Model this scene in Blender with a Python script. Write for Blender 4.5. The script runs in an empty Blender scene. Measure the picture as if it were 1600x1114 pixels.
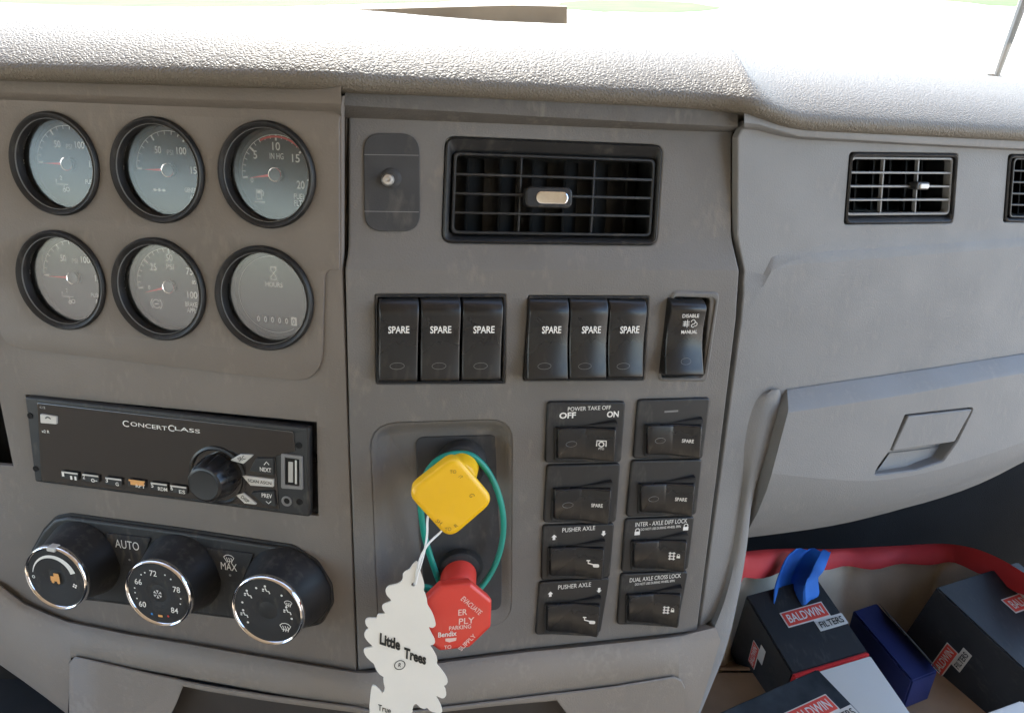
import bpy, bmesh, math, random
from mathutils import Vector, Matrix
random.seed(7)
S = bpy.context.scene
COL = S.collection
R = math.radians
PI = math.pi

# ------------------------------------------------------------------ camera, sky, sun, exposure
EYE = Vector((0.0, 0.0, 2.15))
PITCH = R(27.0)
F = 1200.0                      # focal length in units of a 1600 wide frame
cam_data = bpy.data.cameras.new('camera')
cam_data.sensor_width = 36.0
cam_data.lens = 36.0 * F / 1600.0
cam_data.clip_start = 0.01
cam_data.clip_end = 2000
cam = bpy.data.objects.new('camera', cam_data)
cam.location = EYE
cam.rotation_euler = (PI / 2 - PITCH, 0, 0)
COL.objects.link(cam)
S.camera = cam

SUN_EL, SUN_AZ = R(47), R(-12)    # azimuth measured from straight ahead (+Y), clockwise positive
w = bpy.data.worlds.new('World'); S.world = w; w.use_nodes = True
nt = w.node_tree; nt.nodes.clear()
sky = nt.nodes.new('ShaderNodeTexSky'); sky.sky_type = 'NISHITA'; sky.sun_disc = False
sky.sun_elevation = SUN_EL; sky.sun_rotation = SUN_AZ
bg = nt.nodes.new('ShaderNodeBackground'); bg.inputs['Strength'].default_value = 0.15
wo = nt.nodes.new('ShaderNodeOutputWorld')
nt.links.new(sky.outputs[0], bg.inputs[0]); nt.links.new(bg.outputs[0], wo.inputs[0])
sd = bpy.data.lights.new('sun', 'SUN'); sd.energy = 2.0; sd.angle = R(0.5); sd.color = (1, .95, .87)
sun = bpy.data.objects.new('sun', sd); COL.objects.link(sun)
sdir = Vector((math.sin(SUN_AZ) * math.cos(SUN_EL), math.cos(SUN_AZ) * math.cos(SUN_EL), math.sin(SUN_EL)))
sun.rotation_euler = sdir.to_track_quat('Z', 'Y').to_euler()
sun.location = (0, 0, 6)
S.view_settings.view_transform = 'Standard'
S.view_settings.look = 'None'
S.view_settings.exposure = 2.75
S.view_settings.gamma = 1
S.render.engine = 'CYCLES'
S.cycles.max_bounces = 6; S.cycles.diffuse_bounces = 3; S.cycles.glossy_bounces = 3; S.cycles.transparent_max_bounces = 8
S.cycles.caustics_reflective = False; S.cycles.caustics_refractive = False

# ------------------------------------------------------------------ materials
MATS = {}
def mat(name, col, rough=.5, metal=0., spec=.5, grain=0, gs=900., var=.0, vs=14., vcol=None, coat=0., emit=None, wear=0., wcol=(.4, .36, .3)):
    m = bpy.data.materials.new(name); m.use_nodes = True
    t = m.node_tree; b = t.nodes['Principled BSDF']; N = t.nodes.new; L = t.links.new
    b.inputs['Base Color'].default_value = (*col, 1)
    b.inputs['Roughness'].default_value = rough
    b.inputs['Metallic'].default_value = metal
    b.inputs['Specular IOR Level'].default_value = spec
    b.inputs['Coat Weight'].default_value = coat
    tc = N('ShaderNodeTexCoord')
    cur = None
    if var > 0:
        n = N('ShaderNodeTexNoise'); n.inputs['Scale'].default_value = vs; n.inputs['Detail'].default_value = 6
        L(tc.outputs['Object'], n.inputs['Vector'])
        mx = N('ShaderNodeMix'); mx.data_type = 'RGBA'
        v = vcol or tuple(c * (1 - var) for c in col)
        mx.inputs[6].default_value = (*col, 1); mx.inputs[7].default_value = (*v, 1)
        rp = N('ShaderNodeMapRange'); rp.inputs[1].default_value = .35; rp.inputs[2].default_value = .7
        L(n.outputs[0], rp.inputs[0]); L(rp.outputs[0], mx.inputs[0]); cur = mx.outputs[2]
    if wear > 0:      # fine dust specks and faint scratches
        n = N('ShaderNodeTexNoise'); n.inputs['Scale'].default_value = 260; n.inputs['Detail'].default_value = 5
        mp = N('ShaderNodeMapping'); mp.inputs['Scale'].default_value = (1, .35, 1); mp.inputs['Rotation'].default_value = (0, 0, .5)
        L(tc.outputs['Object'], mp.inputs[0]); L(mp.outputs[0], n.inputs['Vector'])
        n2 = N('ShaderNodeTexNoise'); n2.inputs['Scale'].default_value = 30; n2.inputs['Detail'].default_value = 3
        L(tc.outputs['Object'], n2.inputs['Vector'])
        mu = N('ShaderNodeMath'); mu.operation = 'MULTIPLY'; L(n.outputs[0], mu.inputs[0]); L(n2.outputs[0], mu.inputs[1])
        rp = N('ShaderNodeMapRange'); rp.inputs[1].default_value = .30; rp.inputs[2].default_value = .46; rp.inputs[4].default_value = wear
        L(mu.outputs[0], rp.inputs[0])
        mx = N('ShaderNodeMix'); mx.data_type = 'RGBA'
        if cur: L(cur, mx.inputs[6])
        else: mx.inputs[6].default_value = (*col, 1)
        mx.inputs[7].default_value = (*wcol, 1); L(rp.outputs[0], mx.inputs[0]); cur = mx.outputs[2]
        rr = N('ShaderNodeMapRange'); rr.inputs[3].default_value = rough; rr.inputs[4].default_value = min(1, rough + .3)
        L(n2.outputs[0], rr.inputs[0]); L(rr.outputs[0], b.inputs['Roughness'])
    if cur: L(cur, b.inputs['Base Color'])
    if grain > 0:
        n = N('ShaderNodeTexNoise'); n.inputs['Scale'].default_value = gs; n.inputs['Detail'].default_value = 3
        L(tc.outputs['Object'], n.inputs['Vector'])
        bp = N('ShaderNodeBump'); bp.inputs['Strength'].default_value = grain; bp.inputs['Distance'].default_value = .0006
        L(n.outputs[0], bp.inputs['Height']); L(bp.outputs[0], b.inputs['Normal'])
    if emit:
        b.inputs['Emission Color'].default_value = (*emit, 1); b.inputs['Emission Strength'].default_value = 1
    MATS[name] = m
    return m

mat('taupe', (.185, .162, .143), .48, grain=.42, gs=950, var=.14, vs=9, vcol=(.156, .135, .117), wear=.16)
mat('taupe_lower', (.25, .22, .19), .5, grain=.42, gs=950, var=.15, vs=8, wear=.22)
mat('grey_panel', (.170, .162, .155), .46, grain=.42, gs=950, var=.2, vs=11, vcol=(.138, .128, .118), wear=.22, wcol=(.36, .31, .25))
mat('skylit_grey', (.195, .193, .192), .45, grain=.36, gs=950, var=.1, vs=7, wear=.12)  # dash grey of the other panels, lightened for the window's sky light
mat('lip_grey', (.13, .122, .114), .55, grain=.6, gs=800, var=.2, vs=30, wear=.2)
mat('lip_taupe', (.18, .158, .138), .5, grain=.4, gs=900, var=.15, vs=20, wear=.2)
mat('gap', (.1, .078, .055), .9, var=.5, vs=60, vcol=(.04, .033, .027))
mat('black', (.014, .014, .015), .34, grain=.12, gs=1300, wear=.10)
mat('black_gloss', (.010, .010, .011), .14, wear=.12, wcol=(.20, .17, .14))
mat('screen_gloss', (.012, .010, .010), .06, spec=1.0, coat=.6)
mat('black_matte', (.02, .02, .021), .6, grain=.3, gs=1200, wear=.28, wcol=(.22, .17, .12))
mat('rubber', (.05, .05, .052), .6, grain=.2, gs=900, var=.25, vs=40, wear=.12)
mat('bin_dark', (.05, .042, .036), .6, var=.2, vs=20)
mat('void', (.006, .006, .006), .9)
mat('chrome', (.82, .82, .84), .1, 1.0)
mat('steel', (.55, .54, .52), .28, 1.0, wear=.3, wcol=(.2, .18, .16))
mat('print', (.78, .77, .74), .5)
mat('print_dim', (.42, .41, .39), .5)
mat('print_orange', (.75, .38, .12), .5)
mat('print_blue', (.03, .22, .6), .5)
mat('print_red', (.6, .05, .04), .5)
mat('print_black', (.012, .014, .013), .5)
mat('dial', (.012, .012, .013), .55)
mat('needle', (.75, .05, .03), .4)
mat('button_grey', (.60, .59, .56), .35)
mat('yellow', (.88, .50, .004), .3, coat=.2, wear=.05)
mat('red', (.66, .045, .03), .28, coat=.2, wear=.10, wcol=(.8, .35, .3))
mat('teal', (.01, .30, .23), .42, var=.2, vs=60)
mat('card_white', (.80, .77, .70), .6, grain=.1, gs=500, var=.05, vs=30)
mat('string', (.82, .82, .80), .8)
mat('box_black', (.028, .03, .033), .42, var=.3, vs=20, wear=.08)
mat('box_white', (.72, .70, .65), .5, var=.08, vs=9)
mat('box_red', (.62, .035, .035), .45)
mat('box_blue', (.018, .026, .11), .5, var=.3, vs=12)
mat('label_red', (.74, .08, .055), .45)
mat('card_brown', (.34, .22, .13), .8, var=.2, vs=25, grain=.3, gs=300)
mat('card_pale', (.42, .34, .25), .8, var=.2, vs=25)  # lightened so that sun from behind the card is in its colour
mat('card_dull', (.10, .085, .075), .8, var=.2, vs=25)
mat('foil', (.13, .16, .19), .22, .55, var=.6, vs=26, grain=.6, gs=60)
mat('cream', (.76, .65, .50), .85, var=.22, vs=12, grain=.5, gs=300)
mat('bag_red', (.60, .03, .03), .7, var=.25, vs=14)
mat('cloth_blue', (.02, .15, .55), .75, var=.3, vs=25)
mat('carpet', (.018, .019, .019), .95, grain=1, gs=500, var=.4, vs=8)
mat('cab_trim', (.50, .41, .31), .7, var=.1, vs=3)
mat('concrete', (.56, .47, .36), .9, var=.05, vs=.05)
mat('grass', (.060, .125, .012), .95, var=.5, vs=.35, vcol=(.10, .15, .025))
mat('rod_beige', (.5, .45, .38), .5)
mat('lens_grey', (.2, .2, .2), .4)

def leather(name, col, col2):
    m = bpy.data.materials.new(name); m.use_nodes = True
    t = m.node_tree; b = t.nodes['Principled BSDF']; N = t.nodes.new; L = t.links.new
    b.inputs['Roughness'].default_value = .58; b.inputs['Specular IOR Level'].default_value = .35
    tc = N('ShaderNodeTexCoord')
    nz = N('ShaderNodeTexNoise'); nz.inputs['Scale'].default_value = 200; nz.inputs['Detail'].default_value = 2
    L(tc.outputs['Object'], nz.inputs['Vector'])
    ad = N('ShaderNodeMixRGB'); ad.blend_type = 'LINEAR_LIGHT'; ad.inputs[0].default_value = .0016
    L(tc.outputs['Object'], ad.inputs[1]); L(nz.outputs['Color'], ad.inputs[2])
    vo = N('ShaderNodeTexVoronoi'); vo.feature = 'DISTANCE_TO_EDGE'; vo.inputs['Scale'].default_value = 480
    L(ad.outputs[0], vo.inputs['Vector'])
    rp = N('ShaderNodeMapRange'); rp.interpolation_type = 'SMOOTHSTEP'; rp.inputs[1].default_value = 0; rp.inputs[2].default_value = .32
    L(vo.outputs['Distance'], rp.inputs[0])
    bp = N('ShaderNodeBump'); bp.inputs['Strength'].default_value = .55; bp.inputs['Distance'].default_value = .0007
    L(rp.outputs[0], bp.inputs['Height']); L(bp.outputs[0], b.inputs['Normal'])
    n = N('ShaderNodeTexNoise'); n.inputs['Scale'].default_value = 12; n.inputs['Detail'].default_value = 5
    L(tc.outputs['Object'], n.inputs['Vector'])
    mx = N('ShaderNodeMix'); mx.data_type = 'RGBA'
    mx.inputs[6].default_value = (*col, 1); mx.inputs[7].default_value = (*col2, 1); L(n.outputs[0], mx.inputs[0])
    L(mx.outputs[2], b.inputs['Base Color'])
    MATS[name] = m
leather('leather', (.170, .150, .121), (.143, .125, .10))

def glass_mat(name, refl, tint=(1, 1, 1), rough=.02):
    m = bpy.data.materials.new(name); m.use_nodes = True
    t = m.node_tree; t.nodes.clear(); N = t.nodes.new; L = t.links.new
    tr = N('ShaderNodeBsdfTransparent'); tr.inputs[0].default_value = (*tint, 1)
    gl = N('ShaderNodeBsdfGlossy'); gl.inputs['Roughness'].default_value = rough
    fr = N('ShaderNodeFresnel'); fr.inputs[0].default_value = 1.5
    mu = N('ShaderNodeMath'); mu.operation = 'MULTIPLY'; mu.use_clamp = True; mu.inputs[1].default_value = refl
    mx = N('ShaderNodeMixShader'); o = N('ShaderNodeOutputMaterial')
    L(fr.outputs[0], mu.inputs[0]); L(mu.outputs[0], mx.inputs[0]); L(tr.outputs[0], mx.inputs[1]); L(gl.outputs[0], mx.inputs[2]); L(mx.outputs[0], o.inputs[0])
    MATS[name] = m
glass_mat('gauge_glass', 1.7, rough=.16)
glass_mat('windshield_glass', 1.0, (.96, .98, .97))

# ------------------------------------------------------------------ geometry helpers
def frame_axes():
    return Vector((1, 0, 0)), Vector((0, math.sin(PITCH), math.cos(PITCH))), Vector((0, math.cos(PITCH), -math.sin(PITCH)))
AX, AU, AF = frame_axes()
def c2w(v):                       # survey direction (right, down, forward) to world
    return AX * v[0] - AU * v[1] + AF * v[2]
def ray(px, py):
    return c2w(((px - 800) / F, (py - 557) / F, 1.0))

class Frame:                      # a flat face of the dash: a to the right, b up, c out of the face
    def __init__(s, origin, u, up):
        s.o = origin
        s.u = u.normalized()
        s.n = s.u.cross(up).normalized()
        s.w = s.n.cross(s.u).normalized()
        s.M = Matrix(((s.u.x, s.w.x, s.n.x, origin.x), (s.u.y, s.w.y, s.n.y, origin.y), (s.u.z, s.w.z, s.n.z, origin.z), (0, 0, 0, 1)))
    def hit(s, px, py, c=0.):
        d = ray(px, py)
        t = ((s.o + s.n * c) - EYE).dot(s.n) / d.dot(s.n)
        q = EYE + d * t - s.o
        return Vector((q.dot(s.u), q.dot(s.w), c))
    def h2(s, px, py, c=0.):
        q = s.hit(px, py, c); return (q.x, q.y)
    def poly(s, pts, c=0.):
        return [s.h2(x, y, c) for x, y in pts]
    def world(s, q):
        return s.M @ Vector(q)

VV = c2w((-148, 4237, 1200)).normalized()
E0 = EYE + ray(545, 557) * .45
FL = Frame(E0, c2w((6590, 603, -1200)), -VV)           # gauge side, turned to the driver
FC = Frame(E0, c2w((5200, -131, 1200)), -VV)           # switch face
RIDGE_B = FC.h2(850, 422)[1]
TOP_B = FC.h2(850, 190)[1]
STEP_B = FC.h2(850, 380)[1]
def cfn(b):                                            # the face steps back above its ridge
    if b <= RIDGE_B: return 0.
    if b <= STEP_B: return -.005 * (b - RIDGE_B) / (STEP_B - RIDGE_B)
    return -.005 - .008 * (b - STEP_B) / (TOP_B - STEP_B)
slope = math.atan2(.008, TOP_B - STEP_B)
o_cu = FC.world((0, STEP_B, -.005))
FCU = Frame(o_cu, FC.u, FC.w * math.cos(slope) - FC.n * math.sin(slope))
FR = Frame(FC.world((*FC.h2(1158, 420), -.004)), c2w((2800, -257, 1200)), -VV)
def surfC(px, py):
    b = FC.h2(px, py)[1]
    for i in range(6):
        c = cfn(b); b = FC.h2(px, py, c)[1]
    return FC.h2(px, py, c)

def smooth(me, ang=32):
    for p in me.polygons: p.use_smooth = True
    me.set_sharp_from_angle(angle=R(ang))

def link(name, me, material=None, parent=None, M=None, ang=32):
    if isinstance(me, bmesh.types.BMesh):
        bm = me; me = bpy.data.meshes.new(name)
        bmesh.ops.recalc_face_normals(bm, faces=bm.faces[:]) if len(bm.faces) else None
        bm.to_mesh(me); bm.free()
    if ang: smooth(me, ang)
    o = bpy.data.objects.new(name, me); COL.objects.link(o)
    if material and not me.materials: me.materials.append(MATS[material])
    if parent:
        o.parent = parent
        if M is not None: o.matrix_basis = ROOTM[parent.name].inverted() @ M if parent.name in ROOTM else M
    elif M is not None: o.matrix_basis = M
    return o
ROOTM = {}
def thing(name, label, cat, M, group=None):
    o = bpy.data.objects.new(name, None); COL.objects.link(o)
    o.empty_display_size = .02; o.matrix_basis = M
    return tag(o, label, cat, group)
def tag(o, label, cat, group=None):
    o['label'] = label; o['category'] = cat
    if group: o['group'] = group
    return o
def structure(o):
    o['kind'] = 'structure'; return o
def at(fr, px, py, c=0.):
    q = fr.hit(px, py, c)
    return fr.M @ Matrix.Translation(q)

def rrect(cx, cy, w, h, r, n=5):
    r = min(r, w / 2 - 1e-6, h / 2 - 1e-6); pts = []
    for (sx, sy, a0) in ((1, 1, 0), (-1, 1, 90), (-1, -1, 180), (1, -1, 270)):
        for i in range(n + 1):
            a = R(a0 + 90 * i / n)
            pts.append((cx + sx * (w / 2 - r) + r * math.cos(a), cy + sy * (h / 2 - r) + r * math.sin(a)))
    return pts
def roundpoly(pts, r, n=5):
    out = []; k = len(pts)
    rr = r if isinstance(r, (list, tuple)) else [r] * k
    for i in range(k):
        p = Vector(pts[i]); a = (Vector(pts[i - 1]) - p); b = (Vector(pts[(i + 1) % k]) - p)
        if rr[i] <= 0: out.append(tuple(p)); continue
        la, lb = a.length, b.length; a.normalize(); b.normalize()
        ang = a.angle(b); d = min(rr[i] / max(math.tan(ang / 2), 1e-4), la * .45, lb * .45)
        p0, p1 = p + a * d, p + b * d
        for j in range(n + 1):
            t = j / n
            q = p0.lerp(p, t).lerp(p.lerp(p1, t), t); out.append(tuple(q))
    return out
def ccw(pts):
    A = sum(pts[i - 1][0] * pts[i][1] - pts[i][0] * pts[i - 1][1] for i in range(len(pts)))
    return list(pts) if A > 0 else list(reversed(pts))
def inset(pts, d):
    k = len(pts); out = []
    for i in range(k):
        p = Vector(pts[i]); a = Vector(pts[i - 1]); b = Vector(pts[(i + 1) % k])
        e1 = (p - a); e2 = (b - p)
        if e1.length < 1e-9: e1 = e2
        if e2.length < 1e-9: e2 = e1
        n1 = Vector((-e1.y, e1.x)).normalized(); n2 = Vector((-e2.y, e2.x)).normalized()
        m = (n1 + n2); m = m.normalized() if m.length > 1e-6 else n1
        out.append(tuple(p + m * (d / max(.35, m.dot(n1)))))
    return out
def rings(bm, loops, cap0=False, cap1=True):
    V = [[bm.verts.new(p) for p in lp] for lp in loops]
    k = len(V[0])
    for i in range(len(V) - 1):
        for j in range(k):
            bm.faces.new((V[i][j], V[i][(j + 1) % k], V[i + 1][(j + 1) % k], V[i + 1][j]))
    if cap0: bm.faces.new(list(reversed(V[0])))
    if cap1: bm.faces.new(V[-1])
    return V
def prism(bm, pts, c0, c1, bv=0., steps=2, cap0=True):
    pts = ccw(pts); L = [[(x, y, c0) for x, y in pts]]
    if bv > 0:
        for i in range(steps + 1):
            a = PI / 2 * i / steps
            q = inset(pts, bv * (1 - math.cos(a)))
            L.append([(x, y, c1 - bv * (1 - math.sin(a))) for x, y in q])
        L.append([(x, y, c1) for x, y in inset(pts, bv * 1.25)])
    else: L.append([(x, y, c1) for x, y in pts])
    rings(bm, L, cap0, True)
    return bm
def P(pts, c0, c1, bv=0., steps=2):
    return prism(bmesh.new(), pts, c0, c1, bv, steps)
def ringprism(bm, outer, inner, c0, c1, bv=.0006, cin=None):
    """a frame: outer and inner loops with the same count, rounded over the front"""
    o = ccw(outer); q = ccw(inner); k = len(o); cin = c0 if cin is None else cin
    L = [[(x, y, c0) for x, y in o], [(x, y, c1 - bv) for x, y in o], [(x, y, c1) for x, y in inset(o, bv)],
         [(x, y, c1) for x, y in inset(q, -bv)], [(x, y, c1 - bv) for x, y in q], [(x, y, cin) for x, y in q]]
    rings(bm, L, False, False)
    return bm
def lathe(prof, n=48, bm=None, cap=True):
    bm = bm or bmesh.new()
    L = []
    for r, z in prof:
        L.append([(r * math.cos(2 * PI * i / n), r * math.sin(2 * PI * i / n), z) for i in range(n)])
    rings(bm, L, False, cap)
    return bm
def tube(pts, r, n=8, closed=False, bm=None, flat=1.):
    bm = bm or bmesh.new(); pts = [Vector(p) for p in pts]; k = len(pts); L = []
    nrm = None
    for i in range(k):
        t = (pts[(i + 1) % k] - pts[i - 1]) if closed else (pts[min(i + 1, k - 1)] - pts[max(i - 1, 0)])
        t.normalize()
        if nrm is None:
            nrm = t.orthogonal().normalized() if abs(t.z) > .95 else Vector((0, 0, 1)).cross(t).normalized()
        nrm = (nrm - t * nrm.dot(t)).normalized(); bn = t.cross(nrm)
        rad = r[i] if isinstance(r, (list, tuple)) else r
        L.append([pts[i] + (nrm * math.cos(2 * PI * j / n) + bn * flat * math.sin(2 * PI * j / n)) * rad for j in range(n)])
    if closed: L.append(L[0])
    rings(bm, L, not closed, not closed)
    if closed: bmesh.ops.remove_doubles(bm, verts=bm.verts[:], dist=1e-7)
    return bm
def spline(pts, n=8, closed=False):
    pts = [Vector(p) for p in pts]; k = len(pts); out = []
    g = (lambda i: pts[i % k]) if closed else (lambda i: pts[max(0, min(k - 1, i))])
    for i in range(k if closed else k - 1):
        p0, p1, p2, p3 = g(i - 1), g(i), g(i + 1), g(i + 2)
        for j in range(n):
            t = j / n
            out.append(.5 * ((2 * p1) + (p2 - p0) * t + (2 * p0 - 5 * p1 + 4 * p2 - p3) * t * t + (3 * p1 - p0 - 3 * p2 + p3) * t ** 3))
    if not closed: out.append(pts[-1])
    return out
def grid(rows, bm=None):
    bm = bm or bmesh.new()
    V = [[bm.verts.new(p) for p in r] for r in rows]
    for i in range(len(V) - 1):
        for j in range(len(V[0]) - 1):
            bm.faces.new((V[i][j], V[i][j + 1], V[i + 1][j + 1], V[i + 1][j]))
    return bm
def box(bm, x0, x1, y0, y1, z0, z1):
    return prism(bm, [(x0, y0), (x1, y0), (x1, y1), (x0, y1)], z0, z1)

DG = bpy.context.evaluated_depsgraph_get
def fill(outline, holes, t=.003, bv=.0008):
    """sheet with holes, rounded edges, front at c = 0"""
    cu = bpy.data.curves.new('sheet', 'CURVE'); cu.dimensions = '2D'; cu.fill_mode = 'BOTH'
    for pts in [outline] + holes:
        sp = cu.splines.new('POLY'); sp.points.add(len(pts) - 1); sp.use_cyclic_u = True
        for q, p in zip(sp.points, pts): q.co = (p[0], p[1], 0, 1)
    cu.extrude = t / 2; cu.bevel_depth = bv; cu.bevel_resolution = 1; cu.offset = -bv
    o = bpy.data.objects.new('sheet', cu); COL.objects.link(o)
    dg = DG(); dg.update()
    me = bpy.data.meshes.new_from_object(o.evaluated_get(dg)); bpy.data.objects.remove(o); bpy.data.curves.remove(cu)
    bm = bmesh.new(); bm.from_mesh(me); bpy.data.meshes.remove(me)
    bmesh.ops.remove_doubles(bm, verts=bm.verts[:], dist=1e-6)
    for v in bm.verts: v.co.z -= t / 2 + bv
    return bm
def bend(bm, bs, fn):
    for b in bs:
        bmesh.ops.bisect_plane(bm, geom=bm.verts[:] + bm.edges[:] + bm.faces[:], plane_co=(0, b, 0), plane_no=(0, 1, 0), dist=1e-6)
    for v in bm.verts: v.co.z += fn(v.co)
    return bm

TXT = {}
def text(parent, s, x, y, c, h, material='print', wd=None, rot=0., bold=0., name='lettering', sh=0., wmax=None, skew=0.):
    key = (s, bold, sh)
    if key not in TXT:
        cu = bpy.data.curves.new('t', 'FONT'); cu.body = s; cu.size = 1; cu.resolution_u = 3; cu.offset = bold; cu.shear = sh
        cu.fill_mode = 'FRONT'
        o = bpy.data.objects.new('t', cu); COL.objects.link(o); dg = DG(); dg.update()
        me = bpy.data.meshes.new_from_object(o.evaluated_get(dg)); bpy.data.objects.remove(o); bpy.data.curves.remove(cu)
        co = [v.co.copy() for v in me.vertices]; fs = [tuple(p.vertices) for p in me.polygons]; bpy.data.meshes.remove(me)
        TXT[key] = (co, fs)
    co, fs = TXT[key]
    x0 = min(v.x for v in co); x1 = max(v.x for v in co); y0 = min(v.y for v in co); y1 = max(v.y for v in co)
    sy = h / (y1 - y0); sx = wd / (x1 - x0) if wd else sy * .88
    if wmax: sx = min(sx, wmax / (x1 - x0))
    me = bpy.data.meshes.new(name)
    me.from_pydata([((v.x - (x0 + x1) / 2) * sx, (v.y - (y0 + y1) / 2) * sy + skew * (v.x - (x0 + x1) / 2) * sx, 0) for v in co], [], fs)
    o = link(name, me, material, parent, ang=None)
    o.matrix_basis = Matrix.Translation((x, y, c)) @ Matrix.Rotation(rot, 4, 'Z')
    return o
def strokes(parent, lines, wd, c, material='print', name='symbol', fills=(), off=(0, 0), sc=1.):
    """flat printed mark made of ribbons and filled shapes"""
    bm = bmesh.new()
    T = lambda p: (off[0] + p[0] * sc, off[1] + p[1] * sc)
    for li, ln in enumerate(lines):
        ln = [Vector(T(p)) for p in ln]; k = len(ln); a = []; b = []
        for i in range(k):
            t = (ln[min(i + 1, k - 1)] - ln[max(i - 1, 0)]).normalized(); nn = Vector((-t.y, t.x)) * wd / 2
            a.append(bm.verts.new((*(ln[i] + nn), c + 1e-6 * (li % 7)))); b.append(bm.verts.new((*(ln[i] - nn), c + 1e-6 * (li % 7))))
        for i in range(k - 1): bm.faces.new((a[i], b[i], b[i + 1], a[i + 1]))
    for f in fills:
        bm.faces.new([bm.verts.new((*T(p), c + 9e-6)) for p in ccw(f)])
    return link(name, bm, material, parent, ang=None)
def arc(cx, cy, r, a0, a1, n=24):
    return [(cx + r * math.cos(R(a0 + (a1 - a0) * i / n)), cy + r * math.sin(R(a0 + (a1 - a0) * i / n))) for i in range(n + 1)]
def disc(cx, cy, r, n=10):
    return [(cx + r * math.cos(2 * PI * i / n), cy + r * math.sin(2 * PI * i / n)) for i in range(n)]

# ------------------------------------------------------------------ setting: ground outside, cab shell with unseen roof and walls shaped for the light
def plane_obj(name, x0, x1, y0, y1, z, material, n=1):
    bm = grid([[(x0 + (x1 - x0) * i / n, y0 + (y1 - y0) * j / n, z) for i in range(n + 1)] for j in range(n + 1)])
    return structure(link(name, bm, material, ang=None))
plane_obj('pavement', -600, 600, -600, 900, 0, 'concrete')
gx = []
gm = bmesh.new()
def blob(bm, cx, cy, rx, ry, z, n=26, seed=1):
    rnd = random.Random(seed)
    bm.faces.new([bm.verts.new((cx + rx * math.cos(2 * PI * i / n) * rnd.uniform(.88, 1.1), cy + ry * math.sin(2 * PI * i / n) * rnd.uniform(.88, 1.1), z)) for i in range(n)])
blob(gm, -20, 64, 19, 15, .02, seed=2); blob(gm, 7.2, 50, 4.6, 8, .02, seed=3); blob(gm, 37, 56, 9, 12, .02, seed=5)
structure(link('grass_verge', gm, 'grass', ang=None))
g2 = bmesh.new(); blob(g2, 0, 330, 500, 250, .03, seed=8); structure(link('far_lawn', g2, 'grass', ang=None))

def shell(name, parts, material):
    bm = bmesh.new()
    for p in parts: box(bm, *p)
    return structure(link(name, bm, material, ang=None))
Z = EYE.z
shell('cab_roof', [(-1.15, 1.05, -1.0, .5, Z + .72, Z + .76)], 'cab_trim')
shell('cab_rear_wall', [(-.75, 1.05, -1.04, -1.0, Z - 1.3, Z + .72), (-1.15, -.752, -1.04, -1.0, Z - 1.3, Z - .34), (-1.15, -.752, -1.04, -1.0, Z + .065, Z + .72)], 'cab_trim')  # out of view; corner opening added for the gauge glass reflections
shell('cab_wall_left', [(-1.2, -1.15, -1.0, 1.0, Z - 1.3, Z - .34), (-1.2, -1.15, -1.0, .6, Z + .065, Z + .72)], 'cab_trim')  # out of view; low header and long opening shaped for gauge reflections
shell('cab_wall_right', [(1.05, 1.1, -1.0, 1.0, Z - 1.3, Z - .72), (1.05, 1.1, -1.0, -.6, Z - .718, Z + .72), (1.05, 1.1, -.598, .7, Z + .6, Z + .72)], 'cab_trim')  # out of view; sill lowered to let more light into the footwell
shell('cab_floor', [(-1.15, 1.05, -1.0, 1.35, Z - 1.34, Z - 1.3)], 'carpet')
shell('firewall', [(-1.15, 1.05, 1.1, 1.14, Z - 1.3, Z - .16)], 'carpet')

# ------------------------------------------------------------------ dashboard
DM = Matrix.Translation(Vector((0.05, .75, Z - 1.3)))
dash = thing('dashboard', 'grey and taupe truck dashboard with leather grained top pad filling the picture', 'dashboard', DM)
ROOTM[dash.name] = DM
def dpart(name, bm, material, fr, ang=32):
    return link(name, bm, material, dash, fr.M if fr else Matrix.Identity(4), ang)

# --- gauges and openings needed first
GA = [(89, 257, 67.5, 80), (249, 267, 70, 82.5), (419, 274, 71.5, 84), (99, 438, 64.5, 76), (251, 452, 67, 79), (415, 466, 69.5, 81)]
GR = []
for (x, y, rx, ry) in GA:
    q = FL.hit(x, y); r = (FL.hit(x, y + ry) - FL.hit(x, y - ry)).length / 2
    GR.append((q, r))
RADIO = [(40, 617), (494, 660), (497, 806), (56, 749)]
# gauge side panel
outL = FL.poly([(-140, 110), (536, 150), (534, 176), (534, 420), (556, 1048), (311, 1008), (112, 972), (37, 941), (-2, 914), (-140, 840)])
slot = FL.poly([(-60, 600), (-4, 612), (20, 728), (-60, 722)])
hl = [disc(q.x, q.y, r * .97, 44) for q, r in GR] + [ccw(FL.poly(RADIO)), ccw(slot)]
dpart('gauge_panel', fill(outL, hl, .003, .0008), 'taupe', FL)
plate = roundpoly(FL.poly([(-140, 112), (536, 152), (529.5, 190), (530, 421), (507, 424), (502, 600), (60, 549), (2, 540), (-8, 440), (-140, 430)], .0016), [0, 0, 0, 0, .006, .022, .02, .03, .02, 0], 8)
bm = fill(plate, [disc(q.x, q.y, r * .985, 44) for q, r in GR], .0008, .0006)
for v in bm.verts: v.co.z += .0016
dpart('gauge_plate', bm, 'taupe', FL)
dpart('slot_liner', P(FL.poly([(-80, 590), (10, 600), (40, 740), (-80, 735)], -.03), -.04, -.03), 'void', FL)
# backing seen through the gaps
bk = bmesh.new()
prism(bk, FL.poly([(480, 140), (541, 140), (541, 420), (552, 1048), (480, 1020)], -.012), -.014, -.012)
dpart('gap_backing', bk, 'gap', FL)
bk = bmesh.new()
prism(bk, FC.poly([(500, 150), (660, 150), (660, 1042), (520, 1048)], -.030), -.034, -.030)
prism(bk, FC.poly([(1040, 180), (1190, 180), (1190, 420), (1125, 985), (1040, 985)], -.026), -.030, -.026)
dpart('gap_backing', bk, 'gap', FC)

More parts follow.
